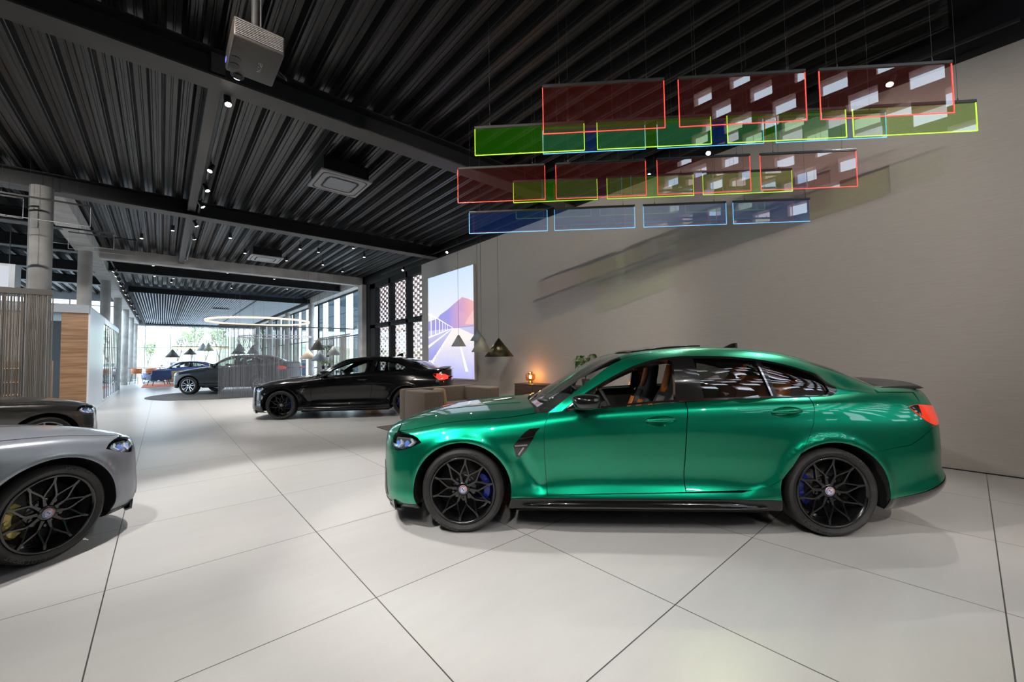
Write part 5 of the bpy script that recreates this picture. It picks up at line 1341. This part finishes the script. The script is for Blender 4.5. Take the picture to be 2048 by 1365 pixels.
cu = thing('cushion', 'ochre cushion leaning against the left sofa arm', 'cushion', (4.60, 7.62, .386))
bm = bmesh.new(); box(bm, (0, 0, .19), (.11, .40, .38), bev=.05, seg=4); cu_o = obj('cover', bm, M_cush, cu, True, 60); cu.rotation_euler = (0, math.radians(-9), 0)
M_rug = noise_color(mat('rug_brown', (.10, .075, .06), .95), (.08, .06, .05), (.14, .11, .09), ns=30, bump=.3)
bm = bmesh.new(); box(bm, (0, 0, .006), (2.5, 2.1, .012)); o = obj('rug', bm, M_rug); o.location = (4.62, 7.10, 0.0); tag(o, 'brown woven rug peeking out behind the green bonnet', 'rug')
# sideboard, lamp, plant against the wall
M_walnut = noise_color(mat('walnut_dark', (.05, .03, .02), .45), (.035, .02, .014), (.07, .042, .028), scale=(6, .6, 6), ns=4)
t = thing('sideboard', 'low dark walnut sideboard against the bare wall', 'sideboard', (6.83, 6.2, 0))
bm = bmesh.new(); box(bm, (0, 0, .41), (.42, 2.56, .64), bev=.006); obj('body', bm, M_walnut, t)
bm = bmesh.new(); box(bm, (0, 0, .745), (.44, 2.58, .025), bev=.004); obj('top', bm, M_walnut, t)
for i in range(4):
    bm = bmesh.new(); box(bm, (-.214, -.96 + i * .64, .41), (.016, .62, .60), bev=.003); dd = obj('door', bm, M_walnut, t)
    bm = bmesh.new(); cyl(bm, (-.222, -.96 + i * .64 + .26, .5), (-.24, -.96 + i * .64 + .26, .5), .010, n=12); obj('knob', bm, M_chrome, dd)
for x in (-.16, .16):
    for y in (-1.15, 1.15): bm = bmesh.new(); cyl(bm, (x, y, 0), (x, y, .1), .018, n=12); obj('leg', bm, M_satin_black, t)
M_amber = glass('amber_glass', (.92, .60, .24), 2.0, .02)
t = thing('table_lamp', 'amber glass table lamp glowing on the sideboard', 'table lamp', (6.84, 7.14, .758))
bm = bmesh.new(); lathe(bm, [(.001, 0), (.055, 0), (.055, .045), (.035, .05), (.034, .055)], 28, 'Z'); obj('base', bm, mat('lamp_base_brass', (.55, .33, .12), .25, .9), t)
bm = bmesh.new(); lathe(bm, [(.036, .055), (.11, .085), (.125, .11), (.125, .21), (.108, .235), (.06, .24), (.058, .285)], 36, 'Z'); obj('lamp_shade', bm, M_amber, t)
bm = bmesh.new(); bmesh.ops.create_icosphere(bm, subdivisions=2, radius=.022, matrix=Matrix.Translation((0, 0, .14))); obj('bulb', bm, emis('bulb_warm', (1.0, .62, .26), 60), t, True)
l = bpy.data.lights.new('bulb_light', 'POINT'); l.energy = 16; l.color = (1.0, .5, .18); l.shadow_soft_size = .03; lo_ = bpy.data.objects.new('bulb_light', l); C.objects.link(lo_); lo_.location = (6.84, 7.14, .758 + .16)
M_leaf = noise_color(mat('leaf_green', (.05, .16, .03), .5), (.03, .10, .02), (.09, .24, .05), ns=5)
M_leaf2 = noise_color(mat('leaf_light_green', (.14, .30, .06), .5), (.10, .22, .04), (.22, .42, .10), ns=5)
M_soil = mat('soil', (.05, .035, .025), .9); M_pot = mat('pot_dark', (.04, .04, .045), .5); M_potc = mat('pot_terracotta', (.45, .20, .13), .7); M_stem = mat('stem_brown', (.12, .08, .05), .8)
def plant(loc, h, n, spread, label, pot=(.09, .16), leafL=.22, m=None, potm=None, droop=.5, cat='plant'):
    t = thing('potted_plant', label, cat, loc)
    bm = bmesh.new(); r, ph = pot; lathe(bm, [(.001, 0), (r * .75, 0), (r, ph), (r * .92, ph), (r * .88, ph - .02)], 24, 'Z'); obj('pot', bm, potm or M_pot, t)
    bm = bmesh.new(); cyl(bm, (0, 0, ph - .03), (0, 0, ph - .02), r * .88, n=20); obj('soil', bm, M_soil, t)
    bs = bmesh.new(); bl = bmesh.new()
    for i in range(n):
        a = 2 * PI * i / n + random.uniform(-.4, .4); rr_ = spread * random.uniform(.35, 1); top = ph + h * random.uniform(.45, 1)
        p0 = Vector((0, 0, ph - .03)); p2 = Vector((rr_ * math.cos(a), rr_ * math.sin(a), top)); p1 = Vector((p2.x * .35, p2.y * .35, ph + (top - ph) * .65))
        tube(bs, [p0, p1, p2], .004, 5)
        L = leafL * random.uniform(.7, 1.2); d = Vector((math.cos(a), math.sin(a), .5)); prev = None; c = p2.copy(); w0 = L * .26
        side = Vector((-math.sin(a), math.cos(a), 0))
        for k in range(6):
            u = k / 5; w_ = w0 * math.sin(PI * min(.97, u * .9 + .08)); row = (bl.verts.new(c - side * w_ + Vector((0, 0, .25 * w_))), bl.verts.new(c), bl.verts.new(c + side * w_ + Vector((0, 0, .25 * w_))))
            if prev:
                for q_ in (0, 1): bl.faces.new((prev[q_], prev[q_ + 1], row[q_ + 1], row[q_])).smooth = True
            prev = row; c = c + d.normalized() * L / 5; d.z -= droop
    obj('stems', bs, M_stem, t); obj('leaves', bl, m or M_leaf, t)
    return t
plant((6.78, 5.38, .758), .50, 22, .15, 'dark broad-leaved potted plant on the sideboard behind the windscreen', leafL=.20, droop=.55)

# ------------------------------------------------------------------ cone pendant lamps
def cone_lamp(loc, r, h, m, label, group, lit=True):
    t = thing('pendant_lamp', label, 'pendant lamp', loc, 0, group)
    bm = bmesh.new(); lathe(bm, [(.008, h), (.02, h - .006), (r, 0), (r - .004, 0), (.016, h - .02)], 40, 'Z')
    obj('lamp_shade', bm, m, t)
    bm = bmesh.new(); cyl(bm, (0, 0, .03), (0, 0, .033), r * .75, n=32); obj('diffuser', bm, M_lens_dim if lit else m, t)
    bm = bmesh.new(); cyl(bm, (0, 0, h), (0, 0, 5.345 - loc[2]), .0035, n=6); obj('cord', bm, M_satin_black, t)
M_brass = mat('lamp_brass_dark', (.10, .085, .045), .28, .85); M_olive = mat('lamp_olive', (.34, .33, .25), .4, .2); M_greyl = mat('lamp_grey_green', (.34, .36, .36), .4, .1); M_blugrey = mat('lamp_blue_grey', (.20, .25, .29), .4, .1); M_cream = mat('lamp_cream', (.62, .52, .40), .5); M_darkl = mat('lamp_dark_brown', (.07, .06, .055), .4)
G1 = 'cone pendants in front of the lightbox'
cone_lamp((6.029, 7.358, 1.425), .36, .44, M_brass, 'largest cone pendant, dark brass, right of the lightbox', G1)
cone_lamp((5.17, 6.90, 1.535), .217, .344, M_olive, 'olive cone pendant at the right edge of the lightbox', G1)
cone_lamp((5.85, 7.95, 1.83), .19, .26, M_blugrey, 'blue-grey cone pendant above the olive one', G1)
cone_lamp((5.55, 8.35, 1.70), .185, .285, M_greyl, 'grey cone pendant in front of the lightbox road', G1)
G2 = 'cone pendants above the black coupe'
cone_lamp((3.85, 15.25, 1.45), .27, .36, M_cream, 'cream cone pendant left of the coupe windscreen', G2)
cone_lamp((4.10, 15.0, 1.77), .235, .40, M_darkl, 'dark-edged cone pendant, highest of the group over the coupe', G2)
cone_lamp((4.0, 14.45, 1.38), .26, .36, M_blugrey, 'slate cone pendant overlapping the cream one', G2)
cone_lamp((4.75, 15.4, 1.58), .26, .34, M_greyl, 'pale grey cone pendant right of the dark-edged one', G2)
for (x, y, z, r, h, m, lb) in ((.55, 36.5, 1.75, .42, .58, M_darkl, 'dark cone pendant left of the far linear lamp'), (1.55, 37.5, 1.95, .42, .46, M_darkl, 'brown cone pendant below the far linear lamp'), (2.35, 38.5, 2.25, .4, .6, M_greyl, 'grey cone pendant in the middle of the far group'), (2.6, 37.2, 2.2, .36, .6, M_olive, 'olive cone pendant, right of the far group'), (4.3, 36.0, 1.95, .46, .62, M_darkl, 'dark cone pendant above the bonnet of the off-roader'), (3.0, 24.6, 1.95, .26, .38, M_greyl, 'small pale cone pendant left of the plants, behind the strings'), (3.7, 25.4, 1.8, .3, .5, M_greyl, 'small white cone pendant beside the off-roader roof')):
    cone_lamp((x, y, z), r, h, m, lb, 'cone pendants in the far part of the hall')
# ring lamps and linear lamp
def ring(loc, R_, tube_r, m, label, tilt=0):
    t = thing('ring_lamp', label, 'ring lamp', loc)
    bm = bmesh.new(); lathe(bm, [(R_ - .05, -tube_r), (R_ + .02, -tube_r), (R_ + .02, tube_r), (R_ - .05, tube_r)], 96, 'Z', closed=True); obj('ring_body', bm, mat('ring_body', (.5, .48, .45), .4), t)
    bm = bmesh.new(); lathe(bm, [(R_ - .052, -tube_r * .8), (R_ - .052, tube_r * .8)], 96, 'Z'); lathe(bm, [(R_ + .022, -tube_r * .8), (R_ + .022, tube_r * .8)], 96, 'Z'); lathe(bm, [(R_ - .04, -tube_r - .003), (R_ + .01, -tube_r - .003)], 96, 'Z'); obj('light_strip', bm, m, t)
    for a in (0, 2.1, 4.2): bm = bmesh.new(); cyl(bm, (R_ * math.cos(a), R_ * math.sin(a), tube_r), (R_ * math.cos(a), R_ * math.sin(a), 5.0 - loc[2]), .003, n=5); obj('suspension_wire', bm, M_wire, t)
ring((3.67, 23.3, 3.38), 2.2, .045, emis('ring_lit', (1.0, .76, .50), 1.9), 'large warm glowing ring lamp hanging above the off-roader')
ring((4.72, 25.1, 2.72), 1.72, .03, emis('ring_lit_soft', (.9, .9, 1.0), .9), 'smaller pale ring lamp below the large warm one')
t = thing('linear_lamp', 'long straight glowing lamp in front of the far windows', 'linear lamp', (2.35, 40.0, 2.55))
bm = bmesh.new(); box(bm, (0, 0, .04), (3.6, .08, .06)); obj('housing', bm, M_satin_black, t)
bm = bmesh.new(); box(bm, (0, 0, -.06), (3.55, .10, .13)); obj('diffuser', bm, emis('linear_lit', (1.0, .80, .55), 1.5), t)
for x in (-1.6, 1.6): bm = bmesh.new(); cyl(bm, (x, 0, .05), (x, 0, 2.4), .004, n=5); obj('suspension_wire', bm, M_wire, t)

# ------------------------------------------------------------------ string curtains
M_string = mat('string_grey', (.46, .41, .36), .7); M_string2 = mat('string_blue_grey', (.16, .17, .19), .7); M_railm = mat('rail_greige', (.20, .18, .16), .5)
def curtain(p0, p1, z0, z1, step, label, m, railm, rail_h=.09, rail_to=None, w=.004, density=1.0):
    p0 = Vector(p0); p1 = Vector(p1); d = (p1 - p0); L = d.length; d.normalize()
    t = thing('string_curtain', label, 'string curtain', (p0.x, p0.y, 0))
    bm = bmesh.new(); x = 0
    side = Vector((-d.y, d.x, 0))
    while x < L:
        o_ = random.uniform(-.02, .02); ww = w * random.uniform(.7, 1.5)
        c = d * x + side * o_; V = []
        wob = random.uniform(-.006, .006)
        for z, dx in ((z0, wob), ((z0 + z1) / 2, -wob * .4), (z1, 0)):
            V.append([bm.verts.new(c + d * (dx + a * ww) + side * b * ww + Vector((0, 0, z))) for a, b in ((-.5, -.5), (.5, -.5), (0, .5))])
        for i in (0, 1):
            for k in range(3): bm.faces.new((V[i][k], V[i][(k + 1) % 3], V[i + 1][(k + 1) % 3], V[i + 1][k]))
        x += step * random.uniform(.3, 1.7) if random.random() < density else step * 3
    o = obj('strings', bm, m, t); o['kind'] = 'stuff'
    L2 = rail_to or L; bm = bmesh.new(); a = math.atan2(d.y, d.x); box(bm, d * L2 / 2 + Vector((0, 0, z1 + rail_h / 2)), (L2, .06, rail_h), RZ(a)); obj('curtain_rail', bm, railm, t)
    for q_ in (.1, .5, .9):
        bm = bmesh.new(); c = d * L2 * q_; cyl(bm, c + Vector((0, 0, z1 + rail_h)), c + Vector((0, 0, 5.34)), .0025, n=5); obj('suspension_wire', bm, M_wire, t)
curtain((-1.50, 10.9, 0), (-4.6, 10.9, 0), .02, 2.66, .012, 'brown-grey string curtain in front of the nearest concrete column', M_string, M_railm, .10, w=.011)
curtain((1.64, 19.05, 0), (4.45, 19.05, 0), .02, 2.82, .011, 'dark string curtain veiling the off-roader', M_string2, M_railm, .05, rail_to=5.2, w=.007)
curtain((6.70, 19.3, 0), (6.70, 24.6, 0), .6, 2.60, .014, 'pale string curtain behind the plant shelf beside the right-hand windows', M_string, M_railm, .05, w=.005)
curtain((4.2, 28.0, 0), (6.6, 28.0, 0), .02, 2.75, .018, 'grey string curtain further back behind the ring lamps', M_string, M_railm, .05, w=.006)
# plant shelf in front of that curtain
t = thing('plant_shelf', 'tall thin black shelf frame holding potted plants by the right-hand windows', 'shelf', (6.15, 20.4, 0))
for y in (0, 1.7):
    for x in (-.14, .14): bm = bmesh.new(); box(bm, (x, y, 1.2), (.02, .02, 2.4)); obj('post', bm, M_satin_black, t)
for z in (.35, .95, 1.55, 2.1): bm = bmesh.new(); box(bm, (0, .85, z), (.30, 1.72, .02)); obj('shelf_board', bm, M_satin_black if z < 1.4 else M_greyl, t)
for (x, y, z, h, n, sp_, m_, pm_, lb) in ((6.15, 20.8, 1.56, .42, 20, .25, M_leaf, M_pot, 'bushy dark plant on the top shelf by the windows'), (6.15, 21.5, .96, .30, 18, .22, M_leaf2, M_pot, 'leafy plant in dark pot on the middle shelf board'), (6.15, 20.55, .96, .22, 12, .12, M_leaf2, M_pot, 'small upright plant beside the leafy one on the shelf'), (6.15, 21.7, .36, .35, 26, .3, M_leaf2, M_potc, 'bright green plant low on the shelf behind the coupe bonnet'), (5.0, 25.6, 0, .9, 26, .4, M_leaf, M_pot, 'tall leafy plant behind the strings near the white cone')):
    plant((x, y, z), h, n, sp_, lb, m=m_, potm=pm_, leafL=.17)

# ------------------------------------------------------------------ far lounge
M_orugm = noise_color(mat('rug_orange', (.60, .16, .08), .95), (.55, .13, .07), (.70, .22, .10), ns=10)
bm = bmesh.new(); box(bm, (0, 0, .008), (3.2, 4.6, .016)); o = obj('rug', bm, M_orugm); o.location = (.75, 33.0, 0); tag(o, 'orange rug under the navy armchair', 'rug')
M_navy = mat('fabric_navy', (.02, .05, .14), .9, sheen=.3); M_cognac = mat('leather_cognac', (.45, .15, .05), .5)
t = thing('armchair', 'navy blue lounge armchair with dark wooden legs on the orange rug', 'armchair', (-.12, 32.6, .024), math.radians(200))
bm = bmesh.new(); box(bm, (0, 0, .40), (.85, .72, .16), bev=.05, seg=3); obj('seat', bm, M_navy, t, True, 50)
bm = bmesh.new(); box(bm, (0, .34, .62), (.95, .14, .62), Matrix.Rotation(-.2, 3, 'X'), .05, seg=3); obj('backrest', bm, M_navy, t, True, 50)
for x in (-.46, .46): bm = bmesh.new(); box(bm, (x, .02, .50), (.10, .74, .34), bev=.04, seg=3); obj('arm', bm, M_navy, t, True, 50)
for x in (-.38, .38):
    for y in (-.32, .32): bm = bmesh.new(); cyl(bm, (x * 1.15, y * 1.2, 0), (x * .9, y * .9, .33), .016, .024, 10); obj('leg', bm, M_walnut, t)
def stool(loc, rz, label):
    t = thing('bar_stool', label, 'bar stool', loc, rz, 'cognac bar stools at the high table')
    bm = bmesh.new(); n = 14; A = []
    for i in range(n + 1):
        a = math.radians(-10 + 200 * i / n); A.append([bm.verts.new((.27 * math.cos(a) * k, .25 * math.sin(a) * k, z)) for k, z in ((.9, .72), (1.05, .80), (1.1, 1.02), (1.02, 1.03), (.96, .82))])
    for i in range(n):
        for k in range(5): bm.faces.new((A[i][k], A[i][(k + 1) % 5], A[i + 1][(k + 1) % 5], A[i + 1][k])).smooth = True
    bm.faces.new(A[0]); bm.faces.new(A[-1][::-1]); bmesh.ops.recalc_face_normals(bm, faces=bm.faces); obj('backrest', bm, M_cognac, t)
    bm = bmesh.new(); cyl(bm, (0, 0, .68), (0, 0, .76), .25, .26, 24); obj('seat', bm, M_cognac, t)
    for x in (-1, 1):
        for y in (-1, 1): bm = bmesh.new(); cyl(bm, (.25 * x, .25 * y, 0), (.15 * x, .15 * y, .69), .014, n=8); obj('leg', bm, M_satin_black, t)
    bm = bmesh.new(); tube(bm, [(.21, .21, .25), (-.21, .21, .25), (-.21, -.21, .25), (.21, -.21, .25)], .008, 6, closed=True); obj('footrest', bm, M_satin_black, t)
stool((-1.25, 36.6, 0), 2.6, 'cognac leather bar stool next to the column row'); stool((-.55, 36.9, 0), 2.8, 'cognac leather bar stool at the right end of the high table')
t = thing('high_table', 'thin-topped high table with slanted black leg beside the columns', 'table', (-1.0, 37.8, 0))
bm = bmesh.new(); box(bm, (0, 0, 1.05), (2.4, .9, .035), bev=.005); obj('tabletop', bm, M_wood, t)
for x in (-1.0, 1.0):
    for y in (-.3, .3): bm = bmesh.new(); cyl(bm, (x * 1.1, y * 1.3, 0), (x * .9, y * .8, 1.04), .025, n=10); obj('leg', bm, M_satin_black, t)
M_tan = mat('sofa_tan', (.35, .25, .13), .9); 
t = thing('sofa', 'low tan sofa behind the navy armchair', 'sofa', (1.3, 34.4, .017))
bm = bmesh.new(); box(bm, (0, 0, .27), (2.2, .9, .30), bev=.05, seg=3); obj('seat', bm, M_tan, t, True, 50)
bm = bmesh.new(); box(bm, (0, .42, .55), (2.2, .2, .55), bev=.05, seg=3); obj('backrest', bm, M_tan, t, True, 50)
for x in (-1.0, 1.0):
    for y in (-.35, .35): bm = bmesh.new(); cyl(bm, (x, y, 0), (x, y, .13), .02, n=8); obj('leg', bm, M_satin_black, t)
# turntable disc, orange crate and left-aisle pieces
bm = bmesh.new(); cyl(bm, (0, 0, 0), (0, 0, .012), 3.05, n=96); o = obj('turntable_disc', bm, mat('disc_dark', (.045, .047, .05), .55)); o.location = (2.55, 21.55, .001); tag(o, 'large round dark floor disc under the off-roader', 'floor disc')
bm = bmesh.new(); box(bm, (0, 0, .11), (.55, .35, .22), bev=.02); o = obj('storage_box', bm, mat('box_orange', (.75, .26, .02), .6)); o.location = (5.2, 12.5, 0); tag(o, 'orange box on the floor seen beneath the black coupe', 'box')
M_shelfw = mat('shelf_wood', (.22, .12, .06), .5); M_glow = emis('shelf_glow', (1.0, .55, .25), 1.6)
t = thing('display_shelf', 'wooden display shelf with warm strip lights behind the left string curtain', 'shelf', (-2.9, 15.2, 0))
for x in (-.8, .8): bm = bmesh.new(); box(bm, (x, 0, .75), (.04, .35, 1.5)); obj('side_panel', bm, M_shelfw, t)
for z in (.12, .42, .72, 1.02, 1.35):
    bm = bmesh.new(); box(bm, (0, 0, z), (1.6, .35, .03)); sh_ = obj('shelf_board', bm, M_shelfw, t)
    bm = bmesh.new(); box(bm, (0, -.17, z - .02), (1.5, .01, .012)); obj('light_strip', bm, M_glow, sh_)
bm = bmesh.new(); box(bm, (0, .17, .75), (1.6, .02, 1.5)); obj('back_panel', bm, M_shelfw, t)
t = thing('white_sign_box', 'white framed box above the left string curtain', 'sign box', (-3.9, 16.8, 3.35))
bm = bmesh.new(); box(bm, (0, 0, .36), (1.9, .6, .72)); obj('frame', bm, M_greyhdr, t)
bm = bmesh.new(); box(bm, (-.03, -.303, .36), (1.76, .006, .60)); obj('face', bm, emis('sign_face_lit', (.85, .9, 1.0), .75), t)
bm = bmesh.new(); cyl(bm, (-.8, 0, .72), (-.8, 0, 1.85), .01, n=8); cyl(bm, (.8, 0, .72), (.8, 0, 1.85), .01, n=8); obj('hanger_rod', bm, M_wire, t)
# bare spring trees and bushes outside the far windows
M_bark = mat('bark_pale', (.22, .20, .17), .9); M_bud = noise_color(mat('foliage_spring', (.42, .52, .30), .9), (.36, .46, .24), (.55, .64, .40), ns=2)
def tree(loc, h, label, leaves=False):
    t = thing('tree', label, 'tree', loc, random.uniform(0, 6), 'trees beyond the far windows')
    bm = bmesh.new(); tips = []
    def grow(p, d, L, r, lv):
        q_ = p + d * L; tube(bm, [p, p + d * L * .5 + Vector((random.uniform(-.05, .05) * L, random.uniform(-.05, .05) * L, 0)), q_], [r, r * .8, r * .62], 5 if lv < 2 else 3)
        tips.append(q_)
        if lv >= 4: return
        for i in range(3 if lv < 3 else 2):
            a = random.uniform(0, 2 * PI); s_ = random.uniform(.28, .62); e = Vector((math.cos(a) * s_, math.sin(a) * s_, random.uniform(.55, .95))); grow(q_, (d * .6 + e).normalized(), L * random.uniform(.62, .82), r * .6, lv + 1)
    grow(Vector((0, 0, 0)), Vector((0, 0, 1)), h * .27, h * .018, 0)
    obj('trunk', bm, M_bark, t)
    if leaves:
        bl = bmesh.new()
        for p in tips[12:]:
            for _ in range(5):
                c = p + Vector([random.uniform(-.35, .35) for _ in range(3)]); a = Vector([random.uniform(-1, 1) for _ in range(3)]).normalized() * .16; b_ = a.orthogonal().normalized() * .10
                bl.faces.new([bl.verts.new(c + v) for v in (a, b_, -a, -b_)])
        obj('foliage', bl, M_bud, t)
TR = [(1.5, 66, 6.5), (3.0, 69, 7.5), (4.4, 67, 6.8), (6.2, 71, 7.6), (8.6, 72, 7.2), (-1.5, 78, 5.5), (10.8, 75, 7.8), (13, 78, 7.0)]
for i, (x, y, h) in enumerate(TR):
    k_ = sorted(TR, key=lambda c_: screen_x((c_[0], c_[1], 3))).index((x, y, h))
    tree((x, y, -.2), h, ['bare', 'leafing'][i % 2] + ' spring tree beyond the far windows, ' + (ORD[k_] if k_ < 7 else 'rightmost') + ' of the row', i % 2 == 1)
